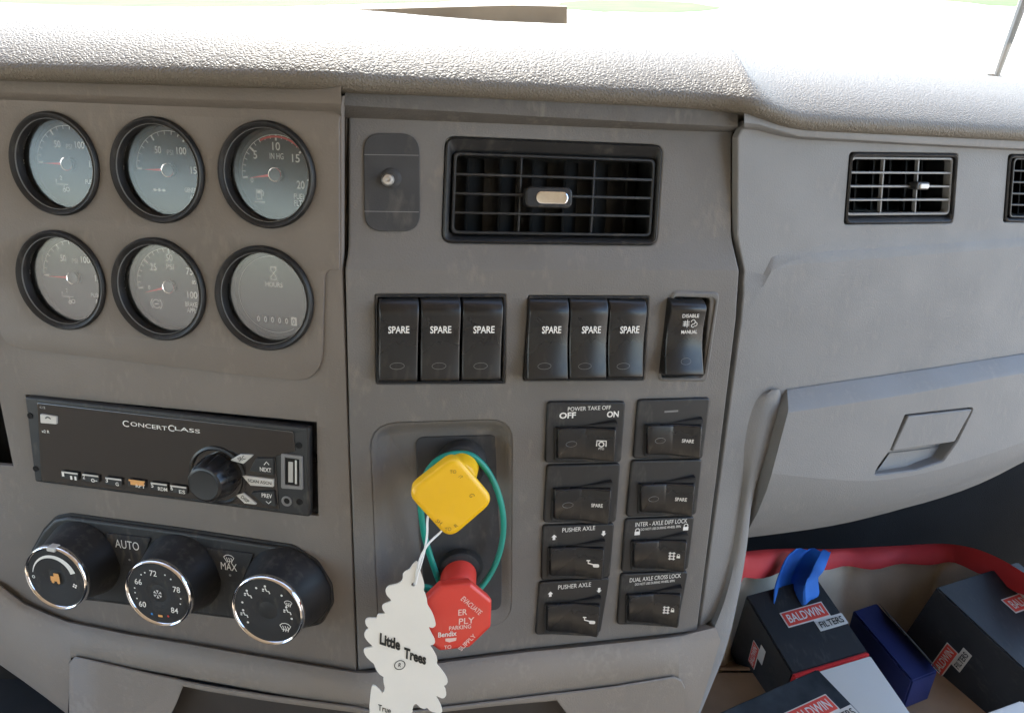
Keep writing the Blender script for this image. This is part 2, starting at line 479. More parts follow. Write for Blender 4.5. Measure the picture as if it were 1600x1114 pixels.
# switch face
VENT = [(696, 213), (1036, 227), (1026, 384), (690, 380)]
S1 = [(586, 460), (790, 460), (789, 599), (588, 600)]
S2 = [(826, 462), (1014, 463), (1006, 594), (817, 595)]
S3 = [(1046, 464), (1110, 466), (1098, 588), (1032, 590)]
outC = [surfC(*p) for p in [(545, 168), (1149, 196), (1144, 215), (1143, 366), (1155, 424), (1150, 500), (1120, 745), (1089, 986), (820, 1014), (560, 1047), (547, 700), (540, 421), (545, 388), (545, 190)]]
RECESS = [(578, 662), (800, 655), (798, 975), (592, 990)]
VALVE = [(650, 688), (792, 684), (782, 948), (664, 958)]
def px2(fr, pts, c=0., r=.004):
    return roundpoly(ccw(fr.poly(pts, c)), r, 5)
vent_hole = roundpoly(ccw([surfC(*p) for p in VENT]), .006, 5)
rec_out = px2(FC, RECESS, 0, .016)
holes = [vent_hole, px2(FC, S1, 0, .001), px2(FC, S2, 0, .001), px2(FC, S3, 0, .003), rec_out]
bm = fill(outC, holes, .004, .001)
bend(bm, [RIDGE_B, STEP_B], lambda v: cfn(v.y))
dpart('switch_panel', bm, 'grey_panel', FC, 12)
# shallow scoop round the two valve knobs: rounded shoulder, sloping floor
ry0, ry1 = FC.h2(700, 985)[1], FC.h2(700, 662)[1]
def rec_floor(y): return -.0012 - .0095 * min(1, max(0, (y - ry0) / (ry1 - ry0)))
bm = bmesh.new()
k = len(rec_out); mid = FC.h2(700, 820)
loops = []
for f, d in ((0, 0.), (.0015, -.0006), (.004, -.0035), (.008, -.0075), (.012, -.009)):
    q = inset(rec_out, f)
    loops.append([(x, y, -d / .009 * rec_floor(y)) for x, y in q])
rings(bm, loops, False, True)
dpart('valve_recess', bm, 'grey_panel', FC, 60)
bm = P(px2(FC, VALVE, -.004, .006), -.002, .0012, .0006)
for v in bm.verts: v.co.z += rec_floor(v.co.y)
dpart('valve_plate', bm, 'rubber', FC)

# lips under the pad: upright band then a slope going in
def strip(name, fr, st, material):
    rows = [[] for _ in range(6)]
    for (x, y0, y1, y2) in st:
        for i, (yy, c) in enumerate(((y0 - 14, .004), (y0 - 3, .0075), (y1 - 1, .008), (y1 + 2, .0072), (y2 - 2, .001), (y2, -.01))):
            rows[i].append(fr.hit(x, yy, c))
    return dpart(name, grid(rows), material, fr, 40)
strip('trim_strip', FL, [(-140, 117, 140, 153), (0, 122, 145, 159), (260, 129, 154, 169), (524, 138, 163, 178), (533, 139, 164, 185)], 'lip_taupe')
stc = [(539, 140, 166, 186), (700, 148, 175, 192), (850, 156, 184, 198), (1000, 163, 192, 204), (1140, 171, 199, 209), (1153, 172, 196, 205)]
rows = [[] for _ in range(6)]
for (x, y0, y1, y2) in stc:
    for i, (yy, c) in enumerate(((y0 - 14, -.006), (y0 - 3, -.0025), (y1 - 1, -.002), (y1 + 2, -.004), (y2 - 2, -.0120), (y2, -.024))):
        rows[i].append(FC.hit(x, yy, c))
dpart('trim_strip', grid(rows), 'lip_grey', FC, 40)
strip('trim_strip', FR, [(1163, 173, 193, 204), (1185, 177, 195, 206), (1215, 187, 204, 214), (1250, 197, 212, 220), (1420, 207, 222, 229), (1600, 216, 231, 238), (1720, 222, 238, 245)], 'skylit_grey')

# passenger side panel
PV = [(1328, 238), (1497, 240), (1489, 349), (1319, 351)]
def cr(px, py):     # vent band stands proud of the field below
    return 0
outR = FR.poly([(1164, 190), (1250, 212), (1420, 221), (1760, 238), (1780, 520), (1600, 556), (1420, 582), (1226, 612), (1205, 640), (1170, 800), (1150, 900), (1128, 950), (1092, 986), (1124, 745), (1156, 500), (1163, 424), (1152, 368), (1153, 215)])
PV2 = [(1576, 241), (1720, 244), (1710, 350), (1568, 347)]
CREASE = [(1166, 440), (1192, 430), (1206, 402), (1226, 396), (1400, 386), (1600, 371), (1770, 358)]
bm = fill(outR, [px2(FR, PV, 0, .003), px2(FR, PV2, 0, .003)], .004, .001)
ca = [FR.h2(*p) for p in CREASE]
def crease_b(a):
    for i in range(len(ca) - 1):
        if a <= ca[i + 1][0]:
            t = (a - ca[i][0]) / (ca[i + 1][0] - ca[i][0]); return ca[i][1] + (ca[i + 1][1] - ca[i][1]) * max(0, t)
    return ca[-1][1]
# cut along the crease, and a little under it, so that the step has its own faces
for dz in (0, -.007):
    for i in range(len(ca) - 1):
        p = Vector((*ca[i], 0)); q = Vector((*ca[i + 1], 0)); t = (q - p); nn = Vector((-t.y, t.x, 0))
        fs = [f for f in bm.faces if min(v.co.x for v in f.verts) < q.x + .002 and max(v.co.x for v in f.verts) > p.x - .002]
        g = set(); [g.update(f.verts, f.edges, [f]) for f in fs]
        bmesh.ops.bisect_plane(bm, geom=list(g), plane_co=p + Vector((0, dz, 0)), plane_no=nn, dist=1e-6)
for v in bm.verts:
    d = crease_b(v.co.x) - v.co.y
    if v.co.x > .012: v.co.z += .002 * min(1, max(0, d / .007))
    else: v.co.z += .002 * min(1, max(0, d / .007)) * max(0, v.co.x / .012)
dpart('passenger_panel', bm, 'skylit_grey', FR, 20)

# rounded rail that frames the glove box and runs on down the console side
rail = [(609, 1203, 1218), (620, 1189, 1220), (645, 1179, 1218), (690, 1170, 1206), (735, 1165, 1190), (778, 1160, 1176), (860, 1147, 1166), (940, 1126, 1152), (1010, 1094, 1135), (1070, 1064, 1112), (1150, 1022, 1078), (1230, 980, 1040)]
rows = [[] for _ in range(8)]
for (y, xa, xb) in rail:
    g_ = min(1, max(0, (y - 900) / 120)) * .006
    for i, (k_, cc) in enumerate(((-.3, .0006 - g_ * 1.6), (.0, .0024), (.22, .0046 + g_), (.5, .0056 + g_), (.85, .0056 + g_), (.97, .0042 + g_), (1.0, .001), (1.01, -.08))):
        rows[i].append(FR.hit(xa + (xb - xa) * k_, y, cc))
rows = [spline(r_, 5) for r_ in rows]
dpart('glove_box_rail', grid(rows), 'skylit_grey', FR, 60)

# lower surround under both faces
def lofted(name, material, stations, cs, ang=45, sub=1):
    """stations: (frame, x, [y per row]); one grid across both faces, in world space"""
    rows = [[] for _ in cs]
    for fr, x, ys in stations:
        for i, (yy, c) in enumerate(zip(ys, cs)):
            xx = x[i] if isinstance(x, list) else x
            rows[i].append(fr.world(fr.hit(xx, yy, c)))
    return dpart(name, grid(rows), material, None, ang)
st = []
door_y = lambda x: (1024 + (x - 118) * .1785) if x <= 600 else (1113 - (x - 600) * .128)
for fr, x, y, e in [(FL, -140, 846, 960), (FL, -60, 884, 1000), (FL, 0, 910, 1036), (FL, 37, 938, 1062), (FL, 75, 955, 1090), (FL, 106, 967, 1114), (FL, 111, 968, 0), (FL, 200, 986, 0), (FL, 311, 1004, 0), (FL, 430, 1025, 0), (FL, 556, 1046, 0), (FC, 580, 1046, 0), (FC, 700, 1029, 0), (FC, 820, 1014, 0), (FC, 960, 1000, 0), (FC, 1060, 989, 0), (FC, 1066, 988, 1250)]:
    e = e or door_y(x) + 3
    st.append((fr, x, [y - 8, y + 1, y + 5, y + 18, y + .6 * (e - y), e, e + 2]))
st.append((FC, [1094, 1104, 1118, 1126, 1092, 1030, 1028], [970, 976, 980, 1000, 1110, 1250, 1252]))
lofted('lower_surround', 'taupe_lower', st, [-.012, -.002, .004, .008, .0105, .0105, -.05], 60)

# ------------------------------------------------------------------ leather top pad
# stations: the lower edge where the pad meets the lips; the pad bulges out over it and runs back to the windshield
pad_st = [(FL, -170, 112, .012), (FL, 0, 122, .012), (FL, 260, 129, .012), (FL, 500, 137, .010), (FC, 580, 142, .001), (FC, 700, 148, -.002), (FC, 850, 156, -.002), (FC, 1000, 163, -.002), (FC, 1120, 170, -.002),
          (FR, 1172, 175, .011), (FR, 1205, 186, .010), (FR, 1240, 199, .010), (FR, 1300, 203, .010), (FR, 1420, 209, .010), (FR, 1600, 218, .010), (FR, 1760, 226, .010)]
base = [fr.world(fr.hit(x, y, c)) for fr, x, y, c in pad_st]
# run on to both doors
base = [base[0] + (base[0] - base[1]).normalized() * .62] + base + [base[-1] + (base[-1] - base[-2]).normalized() * .50]
bs = spline(base, 6)
for it in range(14):
    bs = [bs[0]] + [bs[i - 1] * .25 + bs[i] * .5 + bs[i + 1] * .25 for i in range(1, len(bs) - 1)] + [bs[-1]]
prof = [(-.028, -.010), (-.010, -.004), (.0, -.001), (.003, .0015), (.0042, .0045), (.0022, .0085), (-.0045, .0135), (-.016, .0195), (-.034, .0255), (-.06, .0302), (-.09, .0325), (-.13, .031), (-.2, .026), (-.33, .014), (-.46, .002), (-.60, -.008)]
rows = [[] for _ in prof]
for i, p in enumerate(bs):
    t = (bs[min(i + 4, len(bs) - 1)] - bs[max(i - 4, 0)]); t.z = 0; t.normalize()
    out = Vector((t.y, -t.x, 0))
    # the far rows share one smooth sheet: blend outward direction to straight back and level off
    for j, (d, h) in enumerate(prof):
        s = min(1, max(0, (-d - .02) / .1))
        od = (out * (1 - s) + Vector((0, -1, 0)) * s)
        rows[j].append(p + od * d + Vector((0, 0, h)))
rows = [r_ for r_ in rows]
# refine along the profile
cols = list(zip(*rows)); cols = [spline(c_, 3) for c_ in cols]; rows = [list(r_) for r_ in zip(*cols)]
dpart('crash_pad', grid(rows), 'leather', None, 60)
blocker = bmesh.new(); box(blocker, -1.14, 1.04, .80, 1.09, Z - .46, Z - .14)  # unseen box added behind the panels to stop sun leaking through
dpart('sun_blocker', blocker, 'black_matte', None, None)
wing = grid([[FR.hit(1760, 226, .004), FR.hit(1760, 226, .004) + Vector((.5, 0, 0))], [FR.hit(1770, 640, .004), FR.hit(1770, 640, .004) + Vector((.5, .05, 0))]])
dpart('panel_end', wing, 'skylit_grey', FR, None)
wing = grid([[FL.hit(-130, 110, -.004), FL.hit(-130, 110, -.004) - Vector((.6, 0, 0))], [FL.hit(-130, 850, -.004), FL.hit(-130, 850, -.004) - Vector((.6, 0, 0))]])
dpart('panel_end', wing, 'taupe', FL, None)


# ------------------------------------------------------------------ working frame of one thing on a dash face
class Loc:
    def __init__(s, fr, px, py, c=0., zoom=(1., 0., 0.)):
        s.fr = fr; s.o = fr.hit(px, py, c); s.M = fr.M @ Matrix.Translation(s.o); s.z = zoom
    def px(s, x, y):
        k, ox, oy = s.z; return x / k + ox, y / k + oy
    def q(s, x, y, c=0.):            # c measured from the thing's own base plane
        X, Y = s.px(x, y); h = s.fr.hit(X, Y, s.o.z + c); return (h.x - s.o.x, h.y - s.o.y)
    def q3(s, x, y, c=0.):
        return (*s.q(x, y, c), c)
    def poly(s, pts, c=0.): return [s.q(x, y, c) for x, y in pts]
    def text(s, parent, t, x, y, c, h, wd=None, material='print', rot=0., bold=0.012, **k):
        a = s.q(x, y, c)
        p, r_ = s.q(x, y + h / 2, c), s.q(x, y - h / 2, c); hh = math.hypot(p[0] - r_[0], p[1] - r_[1])
        ww = None
        if wd:
            p, r_ = s.q(x + wd / 2, y, c), s.q(x - wd / 2, y, c); ww = math.hypot(p[0] - r_[0], p[1] - r_[1])
        return text(parent, t, a[0], a[1], c, hh, material, ww, rot, bold, **k)
Z1 = (2.717, 0, 150); Z2 = (2.531, 0, 580); Z3 = (2.475, 530, 170); Z4 = (2.168, 540, 600); Z5 = (2.7176, 820, 600); Z6 = (3.137, 1090, 780)

# ------------------------------------------------------------------ six round gauges
gauge_info = [
    ('pressure_gauge', 'round black air gauge, upper left of six, pusher axle mark on dial', 'psi', 'axle'),
    ('pressure_gauge', 'round black general air pressure gauge, upper middle of the six gauges', 'psi', 'general'),
    ('fuel_filter_gauge', 'round black fuel filter gauge with red arc, upper right of six', 'inhg', None),
    ('pressure_gauge', 'round black air gauge, lower left of six, washed out by reflection', 'psi', 'axle'),
    ('brake_gauge', 'round black brake application gauge, lower middle, scale up to 100 psi', 'brake', None),
    ('hour_meter', 'round hour meter with hourglass sign, lower right of the six gauges', 'hours', None)]
DC = -.0125
for gi, ((q, r), (nm, lb, kind, ic)) in enumerate(zip(GR, gauge_info)):
    g = thing(nm, lb, 'gauge', FL.M @ Matrix.Translation((q.x, q.y, .0016)), 'round gauges in the gauge panel')
    link('bezel', lathe([(r * .99, -.006), (r * 1.0, .0004), (r * .99, .0018), (r * .965, .0027), (r * .935, .0024), (r * .905, .001), (r * .89, .0007), (r * .875, .0009), (r * .862, .0002), (r * .850, -.003), (r * .838, -.0055), (r * .83, DC - .0005)], 64, None, False), 'black', g, ang=40)
    link('bezel_glint', lathe([(r * .872, .0006), (r * .870, .0012), (r * .866, .0012), (r * .862, .0004)], 64, None, False), 'lens_grey', g)  # grey ring put in for the highlight along the bezel's inner edge
    link('dial_face', lathe([(r * .84, DC - .001), (r * .835, DC)], 64), 'dial', g, ang=None)
    d = DC + .00025; A = r * .80
    ink = 'print'
    if kind == 'hours':
        strokes(g, [arc(0, 0, A * .93, 60, 300, 40)], .0003, d, 'print_dim')
        hx, hy = -.0, A * .52; hw, hh = A * .085, A * .15
        strokes(g, [[(hx - hw, hy + hh), (hx + hw, hy + hh)], [(hx - hw, hy - hh), (hx + hw, hy - hh)], [(hx - hw * .8, hy + hh), (hx - hw * .8, hy + hh * .5), (hx, hy), (hx - hw * .8, hy - hh * .5), (hx - hw * .8, hy - hh)], [(hx + hw * .8, hy + hh), (hx + hw * .8, hy + hh * .5), (hx, hy), (hx + hw * .8, hy - hh * .5), (hx + hw * .8, hy - hh)]], .0005, d)
        text(g, 'HOURS', 0, A * .25, d, .0030, 'print', .011, 0, .01)
        for i in range(6):
            cx = -.011 + .0046 * i; cy = -A * .62
            w_ = link('digit_window', P(rrect(cx, cy, .0036, .0052, .0004, 2), DC + .0001, DC + .0005), 'void' if i < 5 else 'print', g, ang=None)
            text(w_, '0', cx, cy, DC + .0007, .0036, 'print' if i < 5 else 'print_black', .0018, 0, .01, name='digit')
    else:
        if kind == 'psi': a0, a1, maj, n = 180, 0, 3, 15
        elif kind == 'inhg': a0, a1, maj, n = 187, -7, 4, 20
        else: a0, a1, maj, n = 187, -7, 4, 20
        strokes(g, [arc(0, 0, A * .93, a0, a1, 40)], .00035, d, ink, 'scale_arc')
        ln = []; big = []
        for i in range(n + 1):
            an = R(a0 + (a1 - a0) * i / n); mj = (i * maj) % n == 0
            p0, p1 = A * .93, A * (.79 if mj else .84)
            (big if mj else ln).append([(p0 * math.cos(an), p0 * math.sin(an)), (p1 * math.cos(an), p1 * math.sin(an))])
        strokes(g, ln, .0004, d, ink, 'scale_ticks'); strokes(g, big, .0011, d, ink, 'scale_ticks')
        if kind == 'inhg':
            strokes(g, [arc(0, 0, A * .885, 118, 35, 30)], .0012, d + .00008, 'print_red', 'red_arc')
        if kind == 'psi':
            for s_, x, y in (('50', -.31, .47), ('100', .33, .47), ('150', .68, .02)): text(g, s_, A * x, A * y, d, .0042, ink, wd=.0021 * len(s_), bold=.01)
            text(g, 'PSI', A * .02, A * .42, d, .0030, 'print_dim', .0040, 0, .0)
            if ic == 'general':
                text(g, 'GENERAL', A * .56, -A * .46, d, .0027, ink, .0105); text(g, 'AIR', A * .56, -A * .62, d, .0027, ink, .0044)
                strokes(g, [[(-.0035, 0), (.0035, 0)]], .0003, d, 'print', fills=[rrect(-.003, 0, .0022, .0014, .0005, 2), disc(0, 0, .0009), rrect(.003, 0, .0022, .0014, .0005, 2)], off=(-A * .36, -A * .5))
            else:
                text(g, 'PUSHER', A * .58, -A * .42, d, .0027, ink, .0095); text(g, 'AIR', A * .58, -A * .58, d, .0027, ink, .0044)
                strokes(g, [[(-.004, .003), (-.004, 0), (.004, 0)], [(.001, -.0005), (.001, -.003)], arc(.001, -.0035, .0009, 0, 360, 12), arc(.0034, -.0028, .0012, 0, 360, 12)], .0004, d, off=(-A * .3, -A * .52))
                text(g, '2', -A * .32, -A * .36, d, .0024, ink)
        elif kind == 'inhg':
            for s_, x, y in (('5', -.56, .44), ('10', .0, .66), ('15', .50, .40), ('20', .60, -.22)): text(g, s_, A * x, A * y, d, .0046, ink, wd=.0024 * len(s_), bold=.012)
            text(g, '0', -A * .68, -A * .16, d, .0032, ink, .0016)
            text(g, 'IN HG', A * .0, A * .43, d, .0034, ink, .0085, 0, .0)
            text(g, 'FUEL', A * .56, -A * .5, d, .0032, ink, .0068); text(g, 'FLTR', A * .56, -A * .66, d, .0032, ink, .0068)
            strokes(g, [[(-.002, -.003), (-.002, .003), (.0014, .003), (.0014, -.003), (-.002, -.003)], [(.0014, 0), (.0026, -.0008), (.0028, .0016), (.002, .0026)], [(-.0035, -.0048), (.0035, -.0048)]], .0005, d, fills=[[(-.0014, .0006), (.0008, .0006), (.0008, .0024), (-.0014, .0024)]], off=(-A * .5, -A * .5), sc=.9)
        else:
            for s_, x, y, hh in (('25', -.46, .44, .0044), ('50', .0, .70, .0044), ('75', .52, .40, .0044), ('85', .62, .14, .0026), ('100', .55, -.18, .0044)): text(g, s_, A * x, A * y, d, hh, ink, wd=.52 * hh * len(s_), bold=.012)
            text(g, '0', -A * .62, -A * .08, d, .0026, ink, .0014)
            text(g, 'PSI', A * .0, A * .48, d, .0034, ink, .0052, 0, .0)
            text(g, 'BRAKE', A * .50, -A * .42, d, .0030, ink, .0080); text(g, 'APPL', A * .50, -A * .57, d, .0030, ink, .0064)
            strokes(g, [arc(0, 0, .0026, 40, 320, 20), arc(0, 0, .0038, 130, 230, 10), arc(0, 0, .0038, -50, 50, 10), [(-.0012, 0), (.0016, 0)]], .0005, d, off=(-A * .46, -A * .48))
        na = R({'psi': 181, 'inhg': 189, 'brake': 196}[kind])
        nl = A * .74
        pts = [(nl * math.cos(na) + .0002 * math.sin(na), nl * math.sin(na)), (.002 * math.cos(na) - .0009 * math.sin(na), .002 * math.sin(na) + .0009 * math.cos(na)), (.002 * math.cos(na) + .0009 * math.sin(na), .002 * math.sin(na) - .0009 * math.cos(na))]
        nd = link('needle', P(pts, DC + .0016, DC + .0021), 'needle', g, ang=None)
        link('hub_cap', lathe([(.0040, DC), (.0040, DC + .0026), (.0036, DC + .0032), (.0025, DC + .0033)], 32), 'black_gloss', g)
        link('hub_ring', lathe([(.0041, DC + .0022), (.0043, DC + .0030), (.0040, DC + .0037), (.0035, DC + .0036), (.0034, DC + .0032)], 32, None, False), 'chrome', g)
    link('glass', lathe([(r * .842, -.0046), (r * .841, -.0043)], 48), 'gauge_glass', g, ang=None)

# ------------------------------------------------------------------ radio
lo = Loc(FL, 270, 712, .0, Z2)
rd = thing('car_radio', 'black glossy single slot truck radio with large volume knob, below the gauges', 'radio', lo.M)
FC_ = .0045
face = [(97, 101), (1222, 224), (1224, 577), (137, 437)]
fp = roundpoly(ccw(lo.poly(face, FC_)), .0018, 4)
link('chassis', P(inset(fp, .0012), -.05, .001, .0), 'void', rd)
link('faceplate', P(fp, .0, FC_, .0013, 3), 'black', rd)
side = [(1222, 214), (1256, 205), (1270, 570), (1226, 578)]
link('surround_frame', P(roundpoly(ccw(lo.poly([(85, 84), (1262, 196), (1272, 584), (130, 452)], .0005)), .001, 3), -.03, -.004), 'black_gloss', rd)
scr = [(146, 124), (1160, 238), (1168, 318), (1088, 336), (1104, 548), (163, 434)]
link('display_panel', P(roundpoly(ccw(lo.poly(scr, FC_ + .0006)), .0014, 3), FC_ - .001, FC_ + .0006, .0004), 'screen_gloss', rd)
c1 = FC_ + .0008
for (x, y) in ((120, 176), (142, 385), (1182, 293), (1184, 516)):
    p = lo.q(x, y, FC_); o = link('screw_hole', lathe([(.0021, FC_ + .0001), (.002, FC_ + .0005), (.0014, FC_ + .0004), (.0012, FC_ + .00012)], 18), 'void', rd); o.location = (p[0], p[1], 0)
def rbtn(name, pts, material, h=.0012, r=.0005, txt=None, tm='print_black', th=15, trot=0, tw=None):
    b = link(name, P(roundpoly(ccw(lo.poly(pts, c1 + h)), r, 3), c1 - .0006, c1 + h, .0003), material, rd)
    if txt:
        cx = sum(p[0] for p in pts) / len(pts); cy = sum(p[1] for p in pts) / len(pts)
        lo.text(b, txt, cx, cy, c1 + h + .00015, th, tw, tm, trot)
    return b
b = rbtn('phone_button', [(158, 170), (222, 180), (222, 210), (160, 205)], 'button_grey')
p = lo.q(190, 190, c1 + .0014); strokes(b, [arc(0, -.0008, .0022, 150, 30, 8)], .0009, c1 + .0014, 'print_black', off=p)
lo.text(rd, 'x2 R', 180, 238, c1, 11, 30)
lo.text(rd, 'C2', 168, 143, c1, 9, 22, 'print_dim')
for s_, x, y, h_, w_ in (('C', 497, 207, 24, 24), ('ONCERT', 588, 217, 16, 142), ('C', 677, 225, 24, 24), ('LASS', 741, 232, 15, 98)):
    lo.text(rd, s_, x, y, c1, h_, w_, 'print', -.012, .004)
for i, (x, y, s_) in enumerate(((275, 413, 'II'), (357, 423, 'o-'), (448, 437, 'G'), (540, 445, 'RPT'), (628, 457, 'RDM'), (705, 468, 'ES'))):
    b = rbtn('preset_button', [(x - 34, y - 18), (x + 34, y - 10), (x + 34, y + 18), (x - 34, y + 10)], 'black', .0012)
    strokes(b, [[lo.q(x - 32, y - 15, c1 + .0014), lo.q(x + 32, y - 7, c1 + .0014)]], .0011, c1 + .0014, 'print_orange' if i == 3 else 'button_grey', 'backlit_edge')
    if i != 3: lo.text(b, str(i + 1), x - 26, y - 6, c1 + .0016, 16, 9)
    else: strokes(b, [[lo.q(x - 24, y - 4, c1 + .0014), lo.q(x + 30, y + 2, c1 + .0014)]], .0024, c1 + .0015, 'print_orange', 'backlit_edge')
    lo.text(b, s_, x + 15, y + 9, c1 + .0015, 14, 12 * len(s_))
p = lo.q(860, 412, c1)
o = link('knob_well', lathe([(.0195, c1 - .001), (.0195, c1 + .0006), (.0182, c1 + .0010), (.0172, c1 + .0004), (.0168, c1 - .0008)], 48), 'black_gloss', rd); o.location = (p[0], p[1], 0)
kb = bmesh.new(); n = 48; L_ = []
for rr, z in ((.0145, c1 - .001), (.0143, .006), (.0135, .012), (.0125, .0175), (.0112, .0195), (.0100, .0200)):
    L_.append([((rr - (.0009 if (i % 4 == 0 and z < .0185) else 0)) * math.cos(2 * PI * i / n), (rr - (.0009 if (i % 4 == 0 and z < .0185) else 0)) * math.sin(2 * PI * i / n), z) for i in range(n)])
rings(kb, L_, False, True)
kn = link('volume_knob', kb, 'black_gloss', rd); kn.location = (p[0], p[1], 0)
link('knob_cap', lathe([(.0098, .0199), (.0096, .0205), (.006, .0202), (.0, .0200)][:3], 36), 'black', kn)
rbtn('source_button', [(908, 352), (948, 330), (1002, 332), (962, 366)], 'button_grey', txt='SRC', th=15, trot=.45)
rbtn('scan_button', [(955, 412), (1080, 428), (1080, 458), (990, 452)], 'button_grey', txt='SCAN ASCN', th=12, tw=92)
rbtn('display_button', [(932, 490), (962, 482), (1016, 528), (966, 522)], 'button_grey', txt='DISP', th=14, trot=-.6)
b = rbtn('next_button', [(1010, 345), (1082, 345), (1082, 412), (985, 395)], 'black', txt=None); lo.text(b, 'NEXT', 1050, 389, c1 + .0014, 16, 44)
strokes(b, [[lo.q(1044, 370, c1 + .0014), lo.q(1054, 358, c1 + .0014), lo.q(1064, 370, c1 + .0014)]], .0005, c1 + .0014)
b = rbtn('previous_button', [(990, 480), (1082, 474), (1090, 535), (1040, 525)], 'black'); lo.text(b, 'PREV', 1055, 492, c1 + .0014, 16, 40)
strokes(b, [[lo.q(1052, 514, c1 + .0014), lo.q(1062, 523, c1 + .0014), lo.q(1072, 514, c1 + .0014)]], .0005, c1 + .0014)
u = link('usb_port', ringprism(bmesh.new(), roundpoly(ccw(lo.poly([(1112, 325), (1196, 335), (1198, 468), (1112, 462)], c1)), .001, 3), roundpoly(ccw(lo.poly([(1126, 340), (1184, 348), (1184, 454), (1126, 448)], c1)), .0006, 3), FC_ - .001, c1 + .0004, .0003), 'lens_grey', rd)
link('socket', P(ccw(lo.poly([(1122, 336), (1188, 344), (1188, 458), (1122, 452)], FC_ + .0002)), FC_ - .0002, FC_ + .0003), 'void', u)
link('contact_tongue', P(ccw(lo.poly([(1140, 358), (1158, 360), (1158, 440), (1140, 438)], c1)), FC_, c1), 'print_dim', u)
link('socket_shell', P(ccw(lo.poly([(1166, 352), (1174, 353), (1174, 446), (1166, 445)], c1)), FC_, c1), 'steel', u)
p = lo.q(1135, 512, FC_); o = link('aux_jack', lathe([(.0034, FC_), (.0034, FC_ + .0008), (.0026, FC_ + .0009), (.0021, FC_ + .0002), (.0019, FC_ + .0001)], 24), 'lens_grey', rd); o.location = (p[0], p[1], 0)
link('jack_hole', lathe([(.0019, FC_ + .0003), (.0018, FC_ + .00035)], 16), 'void', o)

# ------------------------------------------------------------------ climate controls
lo = Loc(FL, 280, 900, .0, Z2)
cc = thing('climate_control', 'black climate control strip with three chrome ringed knobs, under the radio', 'climate control', lo.M)
hp = [(120, 720), (170, 632), (215, 585), (270, 575), (700, 632), (1150, 700), (1245, 760), (1300, 850), (1306, 920), (1262, 1000), (1200, 1012), (800, 962), (380, 908), (190, 890), (130, 820)]
hp = roundpoly(ccw(lo.poly(hp, .003)), .01, 4)
link('housing', P(hp, -.001, .0035, .002, 3), 'black', cc, ang=45)
link('housing_rim', ringprism(bmesh.new(), inset(hp, -.0015), inset(hp, .0006), -.001, .0014, .0006), 'black_matte', cc)
def cbtn(name, pts):
    return link(name, P(roundpoly(ccw(lo.poly(pts, .0048)), .0012, 3), .002, .0048, .0007), 'black_matte', cc)
b = cbtn('auto_button', [(410, 640), (596, 660), (556, 772), (474, 768)]); lo.text(b, 'AUTO', 502, 686, .0050, 32, 92, bold=.0)
strokes(b, [], .001, .0050, 'lens_grey', 'indicator', fills=[disc(*lo.q(512, 745, .0050), .0008)])
b = cbtn('defrost_button', [(814, 698), (1004, 722), (956, 836), (876, 832)]); lo.text(b, 'MAX', 905, 772, .0050, 28, 62, bold=.0)
p = lo.q(905, 742, .005); DEF = [[(-.0036, .0012), (-.002, .0026), (0, .003), (.002, .0026), (.0036, .0012), (.002, -.0016), (-.002, -.0016), (-.0036, .0012)], [(-.0016, -.003), (-.001, -.001), (-.0018, .001)], [(0, -.003), (.0006, -.001), (-.0002, .001)], [(.0016, -.003), (.0022, -.001), (.0014, .001)]]
strokes(b, DEF, .0005, .005, off=p)
strokes(b, [], .001, .0050, 'lens_grey', 'indicator', fills=[disc(*lo.q(910, 806, .0050), .0009)])
KH = .030
MAN = [[(-.0012, .0008), (-.0004, -.001), (.0012, -.001), (.0022, -.0026)], [(-.003, .0006), (-.0018, .0006)]]
